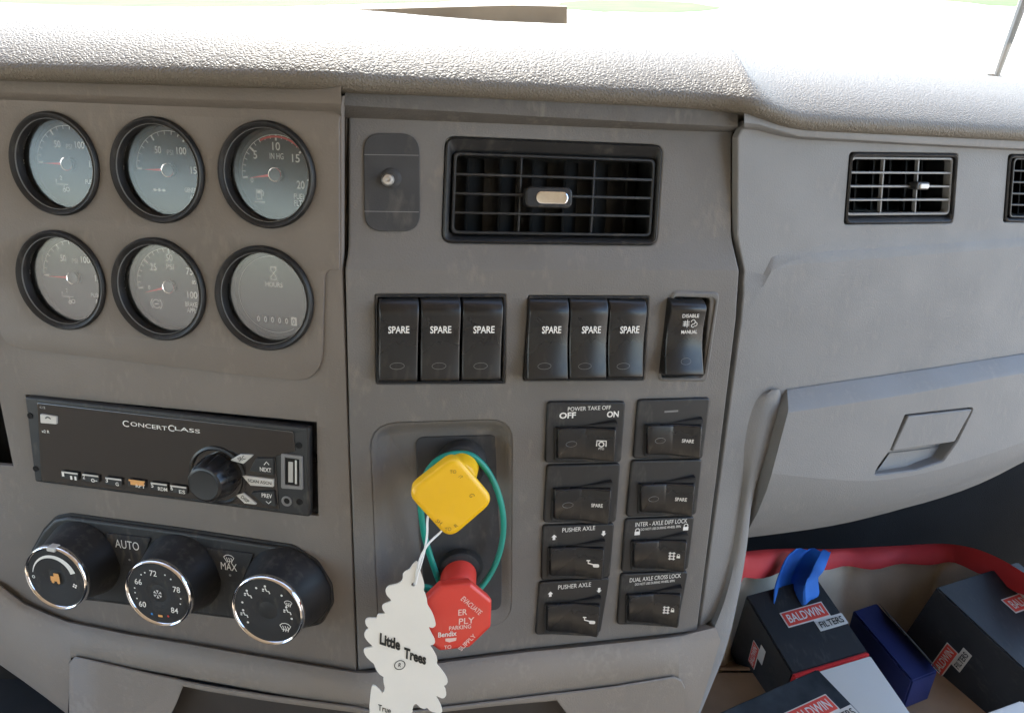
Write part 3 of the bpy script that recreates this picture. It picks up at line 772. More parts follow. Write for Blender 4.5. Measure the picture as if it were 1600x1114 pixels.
for ki, (x, y, rr) in enumerate(((217, 820, 118), (622, 882, 124), (1054, 950, 131))):
    p = lo.q(x, y, KH); r_ = (Vector(lo.q(x, y + rr, KH)) - Vector(lo.q(x, y - rr, KH))).length / 2
    # body leans a little away from the face centre: base on the housing
    k = link('knob', lathe([(r_ * 1.22, .0025), (r_ * 1.2, .005), (r_ * 1.12, .011), (r_ * 1.03, .018), (r_ * .985, .024), (r_ * .98, KH - .003), (r_ * .9, KH - .0015)], 56), 'black', cc, ang=50)
    k.location = (p[0], p[1], 0)
    link('chrome_ring', lathe([(r_ * .985, KH - .0045), (r_ * 1.015, KH - .0035), (r_ * 1.02, KH - .002), (r_ * 1.0, KH - .0004), (r_ * .965, KH + .0003), (r_ * .935, KH - .0002), (r_ * .915, KH - .0012)], 64, None, False), 'chrome', k, ang=60)
    link('cap', lathe([(r_ * .92, KH - .0012), (r_ * .9, KH - .0009), (r_ * .40, KH - .0007), (r_ * .33, KH - .0011), (r_ * .2, KH - .0018), (r_ * .05, KH - .002)], 56), 'black_matte', k)
    z = KH - .0003
    ap = {0: R(88), 1: R(-22), 2: R(-28)}[ki]
    if ki == 0:
        m_ = bmesh.new(); prism(m_, rrect(r_ * .96, 0, r_ * .13, r_ * .26, .0006, 2), KH - .004, KH + .0012, .0004)
        o = link('pointer', m_, 'button_grey', k); o.rotation_euler = (0, 0, ap)
        a_ = [arc(0, 0, r_ * (.70 + .0), 168, 20, 30)]
        outer = arc(0, 0, r_ * .74, 172, 22, 30); inner = [(r_ * (.72 - .15 * i / 30) * math.cos(R(172 - 150 * i / 30)), r_ * (.72 - .15 * i / 30) * math.sin(R(172 - 150 * i / 30))) for i in range(31)]
        bm = bmesh.new()
        grid([[(x_, y_, z) for x_, y_ in outer], [(x_, y_, z) for x_, y_ in inner]], bm); link('fan_scale', bm, 'print', k, ang=None)
        strokes(k, [arc(-r_ * .72, -r_ * .05, .0009, 0, 360, 12)], .0005, z)
        strokes(k, [], .0005, z, 'print_orange', 'truck_symbol', fills=[[(-.0035, -.0024), (-.0035, .001), (-.001, .001), (-.001, .0034), (.0028, .0034), (.0032, .001), (.0032, -.0024)], disc(-.002, -.003, .0011), disc(.0022, -.003, .0011)], off=(0, .0004))
        for j in range(4): strokes(k, [], .0005, z, 'print', 'fan_symbol', fills=[disc(r_ * .62 + .0011 * math.cos(j * PI / 2 + .4), -r_ * .14 + .0011 * math.sin(j * PI / 2 + .4), .0007, 8)])
    elif ki == 1:
        for s_, an in (('60', 218), ('66', 152), ('72', 97), ('78', 22), ('84', -42)):
            text(k, s_, r_ * .64 * math.cos(R(an)), r_ * .64 * math.sin(R(an)), z, .0041, 'print', .0050, 0, .008)
        for an in (185, 173 - 0, 130, 118, 66, 50, -2, -16, 200):
            strokes(k, [], 1, z, 'print', 'scale_dot', fills=[disc(r_ * .70 * math.cos(R(an)), r_ * .70 * math.sin(R(an)), .00055, 8)])
        strokes(k, [], 1, z, 'print_blue', 'scale_dot', fills=[disc(r_ * .70 * math.cos(R(250)), r_ * .70 * math.sin(R(250)), .0008, 8)])
        strokes(k, [], 1, z, 'print_orange', 'scale_mark', fills=[rrect(r_ * .02, -r_ * .68, .0032, .0016, .0004, 2)])
        strokes(k, [], 1, z, 'print_red', 'scale_dot', fills=[disc(r_ * .70 * math.cos(R(292)), r_ * .70 * math.sin(R(292)), .0008, 8)])
        sn = []
        for j in range(6):
            a_ = j * PI / 3 + PI / 6; c_, s_ = math.cos(a_), math.sin(a_)
            sn.append([(.0008 * c_, .0008 * s_), (.0030 * c_, .0030 * s_)])
            sn.append([(.0022 * c_ - .0008 * s_ + .0006 * c_, .0022 * s_ + .0008 * c_ + .0006 * s_), (.0019 * c_, .0019 * s_), (.0022 * c_ + .0008 * s_ + .0006 * c_, .0022 * s_ - .0008 * c_ + .0006 * s_)])
        strokes(k, sn, .00042, z, name='snowflake_symbol')
    else:
        for an, d_ in ((138, 0), (86, 0), (196, 0), (16, 1), (-38, 2)):
            ox, oy = r_ * .64 * math.cos(R(an)), r_ * .64 * math.sin(R(an))
            if d_ == 2: strokes(k, DEF, .0005, z, off=(ox, oy), sc=1.0)
            else:
                strokes(k, [[(-.0014, .0012), (-.0004, -.0008), (.001, -.0008), (.0016, -.0024)], [(-.0034, .0002), (-.002, .0002)], [(-.0034, -.001), (-.0022, -.001)]], .0008, z, fills=[disc(-.0014, .0024, .0008, 8)], off=(ox, oy - (.0014 if d_ else 0)), name='airflow_symbol')
                if d_: strokes(k, DEF, .0004, z, off=(ox, oy + .0036), sc=.7)
        for an in (167, 112, 51, -8, 225 - 8):
            strokes(k, [], 1, z, 'print', 'scale_dot', fills=[disc(r_ * .70 * math.cos(R(an)), r_ * .70 * math.sin(R(an)), .00075, 10)])

# ------------------------------------------------------------------ air vents
def vent(fr, quad, label, rows, bars, tabpos, lip, deep=7, tabw=.030, bright='chrome', slatm='black', oneside=False):
    cx = sum(p[0] for p in quad) / 4; cy = sum(p[1] for p in quad) / 4
    lo = Loc(fr, cx, cy, 0.)
    v = thing('air_vent', label, 'air vent', lo.M, 'air vents in the dash')
    qc = [Vector(p) for p in lo.poly(quad, 0.)]            # TL TR BR BL
    def B(s, t): return qc[0].lerp(qc[1], s).lerp(qc[3].lerp(qc[2], s), t)
    W = (B(1, .5) - B(0, .5)).length; H = (B(.5, 1) - B(.5, 0)).length
    l, t_, r_, b_ = lip[0] / W, lip[1] / H, lip[2] / W, lip[3] / H
    outer = roundpoly(ccw([tuple(p) for p in qc]), .006, 5)
    ins = lambda e: [tuple(B(l + e / W, t_ + e / H)), tuple(B(1 - r_ - e / W, t_ + e / H)), tuple(B(1 - r_ - e / W, 1 - b_ - e / H)), tuple(B(l + e / W, 1 - b_ - e / H))]
    inner = roundpoly(ccw(ins(0)), .004, 5)
    bm = bmesh.new(); o_ = ccw(outer); i_ = ccw(inner)
    rings(bm, [[(x, y, -.006) for x, y in o_], [(x, y, .0006) for x, y in inset(o_, .0004)], [(x, y, .0014) for x, y in inset(o_, .0014)], [(x, y, .0006) for x, y in inset(o_, .0024)], [(x, y, -.004) for x, y in i_], [(x, y, -.034) for x, y in i_]], False, True)
    link('frame', bm, 'black', v, ang=40)
    g0 = ins(.0004); g1 = ins(.0022)
    link('grille_rim', ringprism(bmesh.new(), roundpoly(ccw(g0), .004, 5), roundpoly(ccw(g1), .003, 5), -.007, -.0012, .0005), slatm, v)
    s0, s1, t0, t1 = l + .0018 / W, 1 - r_ - .0018 / W, t_ + .0018 / H, 1 - b_ - .0018 / H
    for i in range(1, rows):
        t = t0 + (t1 - t0) * i / rows; e = .0007 / H
        pts = [tuple(B(s0, t - e)), tuple(B(s1, t - e)), tuple(B(s1, t + e)), tuple(B(s0, t + e))]
        link('slat', P(ccw(pts), -.010, -.0016, .0004), slatm, v)
    for s in bars:
        e = .0006 / W
        pts = [tuple(B(s - e, t0)), tuple(B(s + e, t0)), tuple(B(s + e, t1)), tuple(B(s - e, t1))]
        link('vertical_bar', P(ccw(pts), -.0055, -.0028, .0003), slatm, v)
    for i in range(deep):
        s = s0 + (s1 - s0) * (i + .5) / deep; p, q_ = B(s, t0), B(s, t1); e = .0008; k = .012
        bm = bmesh.new()
        lo_ = [[(p.x - e, p.y, -.019), (p.x + e, p.y, -.019), (q_.x + e, q_.y, -.019), (q_.x - e, q_.y, -.019)], [(p.x - e + k, p.y, -.033), (p.x + e + k, p.y, -.033), (q_.x + e + k, q_.y, -.033), (q_.x - e + k, q_.y, -.033)]]
        rings(bm, lo_, True, True); link('vane', bm, 'void', v, ang=None)
    if tabpos:
        p = B(*tabpos); h = tabw * .42
        tb = link('thumb_tab', P(rrect(p.x, p.y, tabw, h, h * .28, 4), -.004, .004, .0012, 3), 'black', v)
        link('chrome_insert', P(rrect(p.x + tabw * .06, p.y - h * .02, tabw * .68, h * .60, h * .27, 5), .003, .0048, .0006, 2), bright, tb)
    return v
vent(FCU, VENT, 'wide black air vent with chrome thumb tab, above the rocker switches', 4, (.345, .685), (.465, .545), (.005, .008, .003, .005), 6, .029)
vent(FR, PV, 'smaller slatted air vent on the passenger side, above the glove box', 4, (.34, .66), (.64, .455), (.002, .0025, .002, .0055), 6, .013, slatm='lens_grey', bright='print')  # slats coloured lighter where light catches them; white tab insert is painted glare
vent(FR, PV2, 'air vent cut off by the right edge of the picture', 5, (.30, .6), None, (.008, .002, .008, .003), 4, slatm='black')

# ------------------------------------------------------------------ dark blanking pad left of the vent
lo = Loc(FCU, 611, 285, 0., Z3)
bp_ = thing('blanking_plate', 'dark grey rounded rubber plate with a metal screw, left of wide vent', 'plate', lo.M)
link('pad', P(roundpoly(ccw(lo.poly([(93, 95), (310, 97), (313, 475), (98, 475)], .001)), .0105, 7), -.001, .0012, .0006), 'rubber', bp_)
p = lo.q(200, 270, .001)
o = link('boss', lathe([(.0062, .0008), (.0056, .0016), (.0042, .0026), (.0034, .0028)], 28), 'rubber', bp_); o.location = (p[0], p[1], 0)
p = lo.q(188, 275, .004)
o = link('screw', lathe([(.0036, .0015), (.0036, .0042), (.0028, .0052), (.0014, .0054), (.0013, .004), (.0004, .0038)], 24), 'steel', bp_); o.location = (p[0], p[1], 0)
for y in (178, 397):
    strokes(bp_, [[lo.q(97, y, .0014), lo.q(308, y + 3, .0014)]], .0004, .0014, 'lens_grey', 'mould_line')

# ------------------------------------------------------------------ upright rocker switches
def rocker_mesh(qd, lo, prof, wall=.012, bv=.0012, along='v'):
    """qd: TL TR BR BL in zoom px at the face; prof: (t, c) down the length (or across it for along='h')"""
    bm = bmesh.new(); rows = []
    Q = [Vector(lo.q(*p, .006)) for p in qd]
    if along == 'h': Q = [Q[0], Q[3], Q[2], Q[1]]
    W = ((Q[1] - Q[0]).length + (Q[2] - Q[3]).length) / 2
    Bf = lambda s, t: Q[0].lerp(Q[1], s).lerp(Q[3].lerp(Q[2], s), t)
    e = bv / W
    sp = spline([Vector((t, c, 0)) for t, c in prof], 4)
    for q_ in sp:
        t, c = q_.x, q_.y; row = []
        for s, dc in ((0, -wall), (0, -bv), (e * .3, -bv * .3), (e, 0), (.5, -.0002), (1 - e, 0), (1 - e * .3, -bv * .3), (1, -bv), (1, -wall)):
            p = Bf(s, t); row.append((p.x, p.y, c + dc if dc > -wall else -.008))
        rows.append(row)
    first = [(x, y, -.008) for x, y, z in rows[0]]; last = [(x, y, -.008) for x, y, z in rows[-1]]
    return grid([first] + rows + [last], bm)
def bezel(qd, label, grp='switch bank bezels'):
    cx = sum(p[0] for p in qd) / 4; cy = sum(p[1] for p in qd) / 4
    lo = Loc(FC, cx, cy, 0.); o_ = roundpoly(ccw(lo.poly(qd)), .001, 3)
    b = thing('switch_bezel', label, 'switch bezel', lo.M, grp)
    bm = bmesh.new()
    rings(bm, [[(x, y, -.006) for x, y in inset(o_, .0002)], [(x, y, .0004) for x, y in inset(o_, .0002)], [(x, y, .0009) for x, y in inset(o_, .0008)], [(x, y, .0004) for x, y in inset(o_, .0016)], [(x, y, -.012) for x, y in inset(o_, .0017)]], False, True)
    link('frame', bm, 'black_matte', b)
bezel(S1, 'black frame around the left bank of three SPARE switches')
bezel(S2, 'black frame around the right bank of three SPARE switches')
prof1 = [(0, .0005), (.03, .0035), (.09, .0062), (.17, .0074), (.3, .0068), (.5, .0058), (.75, .0058), (.93, .0064), (.985, .0056), (1, .0025)]
prof2 = [(0, .0005), (.03, .003), (.09, .0052), (.17, .0064), (.3, .0060), (.5, .0060), (.75, .0078), (.93, .0098), (.985, .0092), (1, .006)]
banks = [([(155, 738), (311, 738), (303, 1058), (152, 1058)], 'leftmost', 'left', prof1), ([(316, 736), (473, 736), (465, 1056), (314, 1056)], 'middle', 'left', prof1), ([(477, 738), (636, 738), (625, 1052), (474, 1054)], 'rightmost', 'left', prof1),
         ([(738, 738), (893, 738), (880, 1046), (722, 1048)], 'leftmost', 'right', prof2), ([(896, 738), (1046, 738), (1027, 1042), (884, 1044)], 'middle', 'right', prof2), ([(1050, 740), (1198, 744), (1165, 1040), (1032, 1038)], 'rightmost', 'right', prof2)]
for qd, which, bank, pf in banks:
    cx = sum(p[0] for p in qd) / 4; cy = sum(p[1] for p in qd) / 4
    lo = Loc(FC, *(cx / Z3[0] + Z3[1], cy / Z3[0] + Z3[2]), 0., Z3)
    t = thing('rocker_switch', f'{which} black upright SPARE rocker switch in the {bank} bank of three', 'switch', lo.M, 'upright rocker switches')
    link('rocker', rocker_mesh(qd, lo, pf), 'black_gloss', t, ang=50)
    t.matrix_basis = t.matrix_basis @ Matrix.Rotation(random.uniform(-.012, .012), 4, 'X') @ Matrix.Rotation(random.uniform(-.012, .012), 4, 'Y') @ Matrix.Rotation(random.uniform(-.004, .004), 4, 'Z')
    tx = {155: 231, 316: 393, 477: 560, 738: 822, 896: 975, 1050: 1124}[qd[0][0]]
    lo.text(t, 'SPARE', tx, 855, (.0068 if bank == 'left' else .0066), 28, {'left': 82, 'right': 74}[bank], 'print', 0, .022)
    if True:
        p = lo.q(cx - (14 if bank == 'right' else 6), 995, .0088 if bank == 'right' else .0064)
        strokes(t, [[(math.cos(a_ * PI / 10) * .0042, math.sin(a_ * PI / 10) * .0020) for a_ in range(21)]], .00022, .0091 if bank == 'right' else .0064, 'lens_grey', 'lens_outline', off=p)
# the single switch with its own raised bezel
lo = Loc(FC, 1071, 527, 0., Z3)
t = thing('rocker_switch', 'black DISABLE MANUAL rocker switch standing alone in a raised bezel', 'switch', lo.M, 'upright rocker switches')
bo = roundpoly(ccw(lo.poly([(1283, 700), (1474, 706), (1424, 1058), (1226, 1055)], 0)), .005, 5); bi = roundpoly(ccw(lo.poly([(1290, 728), (1452, 732), (1405, 1036), (1236, 1036)], 0)), .0035, 5)
bm = bmesh.new(); o_ = ccw(bo); i_ = ccw(bi)
rings(bm, [[(x, y, -.001) for x, y in o_], [(x, y, .0012) for x, y in inset(o_, .001)], [(x, y, .0016) for x, y in inset(o_, .002)], [(x, y, .0010) for x, y in inset(i_, -.0006)], [(x, y, -.012) for x, y in i_]], False, True)
link('bezel', bm, 'grey_panel', t, ang=50)
link('socket', P(inset(bi, .0003), -.012, -.006), 'void', t)
link('rocker', rocker_mesh([(1284, 738), (1420, 742), (1398, 1030), (1250, 1030)], lo, [(0, .001), (.04, .0058), (.1, .0082), (.2, .0072), (.4, .0055), (.6, .006), (.8, .0085), (.93, .0105), (.98, .010), (1, .006)]), 'black_gloss', t, ang=50)
lo.text(t, 'DISABLE', 1360, 801, .0078, 14, 64, bold=.01); lo.text(t, 'MANUAL', 1354, 863, .0068, 14, 62, bold=.01)
p = lo.q(1358, 831, .0078)
strokes(t, [[(-.0036, .0018), (-.0036, -.0018)], [(-.002, .0026), (-.002, -.0026)], [(-.005, .0012), (-.0005, .0012)], [(-.005, 0), (-.0005, 0)], [(-.005, -.0012), (-.0005, -.0012)], arc(.002, .001, .0014, -90, 180, 10), arc(.0036, -.0004, .0012, -120, 120, 10), arc(.002, -.0014, .001, 90, 330, 10)], .0004, .0076, off=p)
p = lo.q(1340, 976, .0092); strokes(t, [[(math.cos(a_ * PI / 10) * .0034, math.sin(a_ * PI / 10) * .0022) for a_ in range(21)]], .00022, .0097, 'lens_grey', 'lens_outline', off=p)

def tilt(o, p, c, ang=-.26):
    o.matrix_basis = Matrix.Translation((p[0], p[1], c)) @ Matrix.Rotation(ang, 4, 'Y') @ Matrix.Translation((-p[0], -p[1], -c)) @ o.matrix_basis
    return o
# ------------------------------------------------------------------ eight plates with sideways rockers
LOCK = [[(-.0009, .0002), (-.0009, .0012), (-.0005, .0017), (.0005, .0017), (.0009, .0012), (.0009, .0002)]]
LOCKF = [[(-.0013, -.0015), (.0013, -.0015), (.0013, .0003), (-.0013, .0003)]]
ARROW = [[(0, .0022), (.0019, .0002), (.0009, .0002), (.0009, -.0018), (-.0009, -.0018), (-.0009, .0002), (-.0019, .0002)]]
plates = [
    ([(97, 76), (430, 76), (410, 333), (86, 336)], [(135, 190), (385, 185), (378, 325), (135, 318)], 'pto', 'black POWER TAKE OFF switch plate with OFF and ON, top of left column'),
    ([(95, 345), (408, 338), (388, 588), (80, 590)], [(122, 450), (365, 440), (352, 588), (122, 575)], 'spare', 'black SPARE switch plate in left column, below the power take off switch'),
    ([(77, 601), (382, 592), (362, 823), (70, 835)], [(105, 700), (335, 690), (325, 820), (105, 815)], 'push', 'upper of the two black PUSHER AXLE switch plates with arrows'),
    ([(62, 842), (362, 822), (322, 1058), (46, 1066)], [(92, 940), (318, 930), (305, 1064), (92, 1052)], 'push', 'lower of the two black PUSHER AXLE switch plates, bottom of left column'),
    ([(482, 68), (790, 60), (757, 318), (461, 318)], [(517, 178), (748, 172), (738, 310), (517, 300)], 'spare', 'black SPARE switch plate at the top of the right column'),
    ([(455, 326), (755, 320), (730, 555), (432, 566)], [(490, 430), (718, 420), (705, 555), (490, 545)], 'spare', 'black SPARE switch plate in right column, above the inter-axle lock switch'),
    ([(428, 574), (722, 563), (695, 788), (411, 799)], [(460, 672), (685, 660), (672, 790), (460, 782)], 'inter', 'black INTER-AXLE DIFF LOCK switch plate with padlock signs'),
    ([(410, 806), (695, 795), (652, 1024), (392, 1022)], [(438, 900), (660, 885), (645, 1025), (438, 1010)], 'dual', 'black DUAL AXLE CROSS LOCK switch plate, bottom of right column')]
for pq, rq, kind, lb in plates:
    cx = sum(p[0] for p in pq) / 4; cy = sum(p[1] for p in pq) / 4
    lo = Loc(FC, cx / Z5[0] + Z5[1], cy / Z5[0] + Z5[2], 0., Z5)
    t = thing('rocker_switch', lb, 'switch', lo.M, 'switch plates in two columns')
    PT = .0024
    link('mounting_plate', P(roundpoly(ccw(lo.poly(pq, PT)), .0028, 5), -.002, PT, .0012, 3), 'black', t, ang=45)
    # finger guard: a wedge that grows to the right along the top of the rocker
    x0, y0 = rq[0]; x1, y1 = rq[1]
    f0 = lo.q(x0 + .25 * (x1 - x0), y0 - 2, .004); f1 = lo.q(x1 + 4, y1 - 4, .005); f2 = lo.q(x1 + 8, y1 - 32, .004)
    bm = bmesh.new()
    v_ = [bm.verts.new(p) for p in ((*f0, PT - .0003), (*f1, PT - .0003), (*f2, PT - .0003), (f1[0], f1[1], .0068), (f2[0] - .0006, f2[1] - .0009, .0062))]
    for f_ in ((0, 1, 3), (0, 3, 4), (0, 4, 2), (1, 2, 4, 3)): bm.faces.new([v_[i] for i in f_])
    bmesh.ops.bevel(bm, geom=bm.edges[:], offset=.0005, segments=2, affect='EDGES')
    link('finger_guard', bm, 'black', t, ang=45)
    link('rocker_frame', P(roundpoly(ccw(lo.poly([(rq[0][0] - 9, rq[0][1] - 7), (rq[1][0] + 9, rq[1][1] - 7), (rq[2][0] + 8, rq[2][1] + 8), (rq[3][0] - 9, rq[3][1] + 8)], PT + .001)), .0018, 4), PT - .001, PT + .0012, .0007), 'black_matte', t)
    rk = link('rocker', rocker_mesh(rq, lo, [(0, .002), (.02, .0048), (.06, .0060), (.25, .0060), (.45, .0058), (.52, .0058), (.75, .0074), (.93, .0096), (.98, .0092), (1, .005)], along='h'), 'black_gloss', t, ang=50)
    rx = lambda s: rq[0][0] + s * (rq[1][0] - rq[0][0]); ry = (rq[0][1] + rq[1][1] + rq[2][1] + rq[3][1]) / 4
    cR = .0082
    p = lo.q(rx(.25), ry, .0062)
    if kind in ('pto', 'spare'): strokes(rk, [[(math.cos(a_ * PI / 10) * .0036, math.sin(a_ * PI / 10) * .0019) for a_ in range(21)]], .00025, .0064, 'lens_grey', 'lens_outline', off=p)
    p = lo.q(rx(.76), ry + 4, cR)
    if kind == 'spare':
        p = lo.q(rx(.76), ry + 2, cR); tilt(lo.text(rk, 'SPARE', rx(.76), ry + 2, cR, 15, 46, bold=.016), p, cR)
    elif kind == 'pto':
        tilt(strokes(rk, [[(-.0030, -.001), (-.0030, .0028), (.0030, .0028), (.0030, -.001)], arc(0, .0004, .0016, 0, 360, 14)], .0008, cR, off=p), p, cR)
        tilt(lo.text(rk, 'PTO', rx(.76), ry + 20, cR, 9, 22, bold=.01), p, cR)
    elif kind == 'push':
        p = lo.q(rx(.80), ry + 6, cR)
        tilt(strokes(rk, [[(-.0032, .0024), (-.0032, .0004), (.0034, -.0012)], [(-.0044, .0024), (-.002, .0024)]], .0009, cR + .0003, fills=[rrect(.0022, -.0012, .0042, .0026, .001, 3)], off=p), p, cR)
    else:
        tilt(strokes(rk, [[(-.0016, .003), (-.0016, -.003)], [(.0010, .003), (.0010, -.003)], [(-.0026, .0022), (.002, .0022)], [(-.0026, 0), (.002, 0)], [(-.0026, -.0022), (.002, -.0022)]], .0007, cR, off=(p[0] - .0008, p[1])), p, cR)
        tilt(strokes(rk, LOCK, .0004, cR, fills=LOCKF, off=(p[0] + .0034, p[1]), sc=.9), p, cR)
    d = PT + .00015
    W_ = pq[1][0] - pq[0][0]; X = lambda s: pq[0][0] + s * W_; Y0 = pq[0][1]
    if kind == 'pto':
        lo.text(t, 'POWER TAKE OFF', 275, 103, d, 17, 182, bold=.0); lo.text(t, 'OFF', 182, 133, d, 26, 70, bold=.03); lo.text(t, 'ON', 374, 128, d, 26, 50, bold=.03)
    elif kind == 'push':
        lo.text(t, 'PUSHER AXLE', X(.5), Y0 + 14, d, 18, 138, bold=.0)
        strokes(t, [], 1, d, fills=ARROW, off=lo.q(X(.155), Y0 + 50, d)); strokes(t, [], 1, d, fills=[[(x, -y) for x, y in ARROW[0]]], off=lo.q(X(.845), Y0 + 32, d))
    elif kind == 'inter':
        lo.text(t, 'INTER - AXLE DIFF LOCK', X(.52), Y0 + 14, d, 18, 218, bold=.0); lo.text(t, 'DO NOT USE DURING WHEEL SPIN', X(.51), Y0 + 36, d, 10, 168, bold=.0)
        strokes(t, LOCK, .0006, d, fills=LOCKF, off=lo.q(X(.17), Y0 + 54, d), sc=1.5); strokes(t, LOCK, .0006, d, fills=LOCKF, off=lo.q(X(.87), Y0 + 34, d), sc=1.5)
    elif kind == 'dual':
        lo.text(t, 'DUAL AXLE CROSS LOCK', X(.51), Y0 + 16, d, 17, 214, bold=.0); lo.text(t, 'DO NOT USE DURING WHEEL SPIN', X(.5), Y0 + 36, d, 10, 165, bold=.0)
    else:
        strokes(t, [[lo.q(X(.36), Y0 + 50, d), lo.q(X(.55), Y0 + 46, d)]] if Y0 < 100 else [], .0012, d, 'lens_grey', 'scuff') if Y0 < 100 else None

# ------------------------------------------------------------------ brake valve knobs
def slant(p0, p1, prof, n=36):
    """lathe along the slanted axis p0-p1; prof (r, t)"""
    p0, p1 = Vector(p0), Vector(p1); ax = (p1 - p0)
    L_ = []
    for r_, t in prof: L_.append([p0 + ax * t + Vector((r_ * math.cos(2 * PI * i / n), r_ * math.sin(2 * PI * i / n), 0)) for i in range(n)])
    bm = bmesh.new(); rings(bm, L_, False, True); return bm
lo = Loc(FC, 722, 725, -.008, Z4)
yk = thing('parking_brake_valve', 'yellow diamond shaped parking brake knob with the air freshener string on it', 'brake valve', lo.M, 'push pull brake valves')
CT = .052
link('collar', slant(lo.q3(392, 268, .002), lo.q3(388, 285, .012), [(.0165, 0), (.0165, .5), (.0145, .9), (.0125, 1.0)]), 'black_matte', yk)
link('stem', slant(lo.q3(392, 272, .008), lo.q3(362, 380, CT - .008), [(.0118, 0), (.0118, .42), (.0112, .5), (.0075, .55), (.0075, 1)]), 'yellow', yk)
dm = roundpoly(ccw(lo.poly([(375, 240), (508, 398), (352, 533), (206, 372)], CT)), .0085, 7)
dm2 = inset(dm, -.0006)
bm = bmesh.new(); d_ = ccw(dm)
rings(bm, [[(x, y, CT - .011) for x, y in inset(d_, .0012)], [(x, y, CT - .003) for x, y in d_], [(x, y, CT - .0012) for x, y in inset(d_, .0006)], [(x, y, CT - .0003) for x, y in inset(d_, .0018)], [(x, y, CT) for x, y in inset(d_, .0035)]], True, True)
cp = link('cap', bm, 'yellow', yk, ang=50)
mat('print_brown', (.30, .17, .02), .5)
lo.text(cp, 'TO', 364, 297, CT + .0002, 12, 22, 'print_brown', 0, 0); lo.text(cp, '/7', 390, 314, CT + .0002, 10, 14, 'print_brown', -.6, 0)
lo.text(cp, 'G', 428, 377, CT + .0002, 16, 12, 'print_brown', -1.3, 0); lo.text(cp, 'SH', 316, 467, CT + .0002, 12, 22, 'print_brown', -.7, 0); lo.text(cp, 'TO', 347, 491, CT + .0002, 12, 22, 'print_brown', 0, 0); lo.text(cp, 'R', 374, 479, CT + .0002, 12, 10, 'print_brown', .7, 0)
lo = Loc(FC, 714, 893, -.003, Z4)
rk = thing('trailer_supply_valve', 'red octagonal trailer air supply knob below the yellow knob', 'brake valve', lo.M, 'push pull brake valves')
CT = .047
link('collar', slant(lo.q3(388, 628, .0), lo.q3(384, 640, .010), [(.0158, 0), (.0158, .5), (.014, .9), (.012, 1.0)]), 'black_matte', rk)
link('stem', slant(lo.q3(384, 636, .006), lo.q3(374, 770, CT - .008), [(.0118, 0), (.0118, .42), (.0112, .5), (.0075, .55), (.0075, 1)]), 'red', rk)
cxy = Vector(lo.q(372, 793, CT)); ro = (Vector(lo.q(372, 903, CT)) - Vector(lo.q(372, 683, CT))).length / 2
oc = [(cxy.x + ro * 1.075 * math.cos(R(22.5 + 45 * i)), cxy.y + ro * 1.075 * math.sin(R(22.5 + 45 * i))) for i in range(8)]
d_ = ccw(roundpoly(oc, .003, 4))
bm = bmesh.new()
rings(bm, [[(x, y, CT - .009) for x, y in inset(d_, .0012)], [(x, y, CT - .0025) for x, y in d_], [(x, y, CT - .001) for x, y in inset(d_, .0005)], [(x, y, CT - .0002) for x, y in inset(d_, .0014)], [(x, y, CT) for x, y in inset(d_, .0028)]], True, True)
cp = link('cap', bm, 'red', rk, ang=50); e = CT + .0002
mat('print_pink', (.80, .55, .50), .5)
for s_, x, y, h_, w_, rt in (('EVACUATE', 427, 750, 16, 92, -.80), ('ER', 397, 772, 20, 30, 0), ('PLY', 410, 801, 20, 52, 0), ('PARKING', 388, 823, 14, 74, 0), ('TO', 346, 890, 13, 24, 0), ('SUPPLY', 412, 874, 15, 72, .80)):
    lo.text(cp, s_, x, y, e, h_, w_, 'print_pink', rt, .01)
lo.text(cp, 'Bendix', 345, 846, e, 17, 62, 'print', 0, .014)
strokes(cp, [], 1, e, 'print_pink', 'logo_mark', fills=[[lo.q(x, y, e) for x, y in ((338, 861), (376, 858), (374, 868), (352, 874), (338, 870))]])

# green elastic band round both stems
lo = Loc(FC, 720, 820, -.006, Z4)
path = [(262, 340, .014), (275, 300, .014), (305, 262, .014), (345, 241, .013), (388, 235, .012), (432, 245, .012), (476, 287, .012), (510, 350, .012), (530, 420, .012), (535, 490, .012), (524, 562, .013), (500, 625, .015), (468, 676, .018), (436, 706, .020), (380, 722, .021), (320, 706, .020), (278, 688, .022), (256, 692, .020), (262, 712, .016), (306, 716, .013), (324, 690, .013), (310, 650, .013), (290, 592, .013), (270, 525, .013), (258, 455, .014), (254, 390, .014)]
pts = spline([Vector(lo.q3(*p)) for p in path], 6, True)
bnd = link('elastic_band', tube(pts, .0020, 8, True), 'teal', None, lo.M, ang=80)
tag(bnd, 'green elastic band looped around the yellow and red brake knobs', 'elastic band')

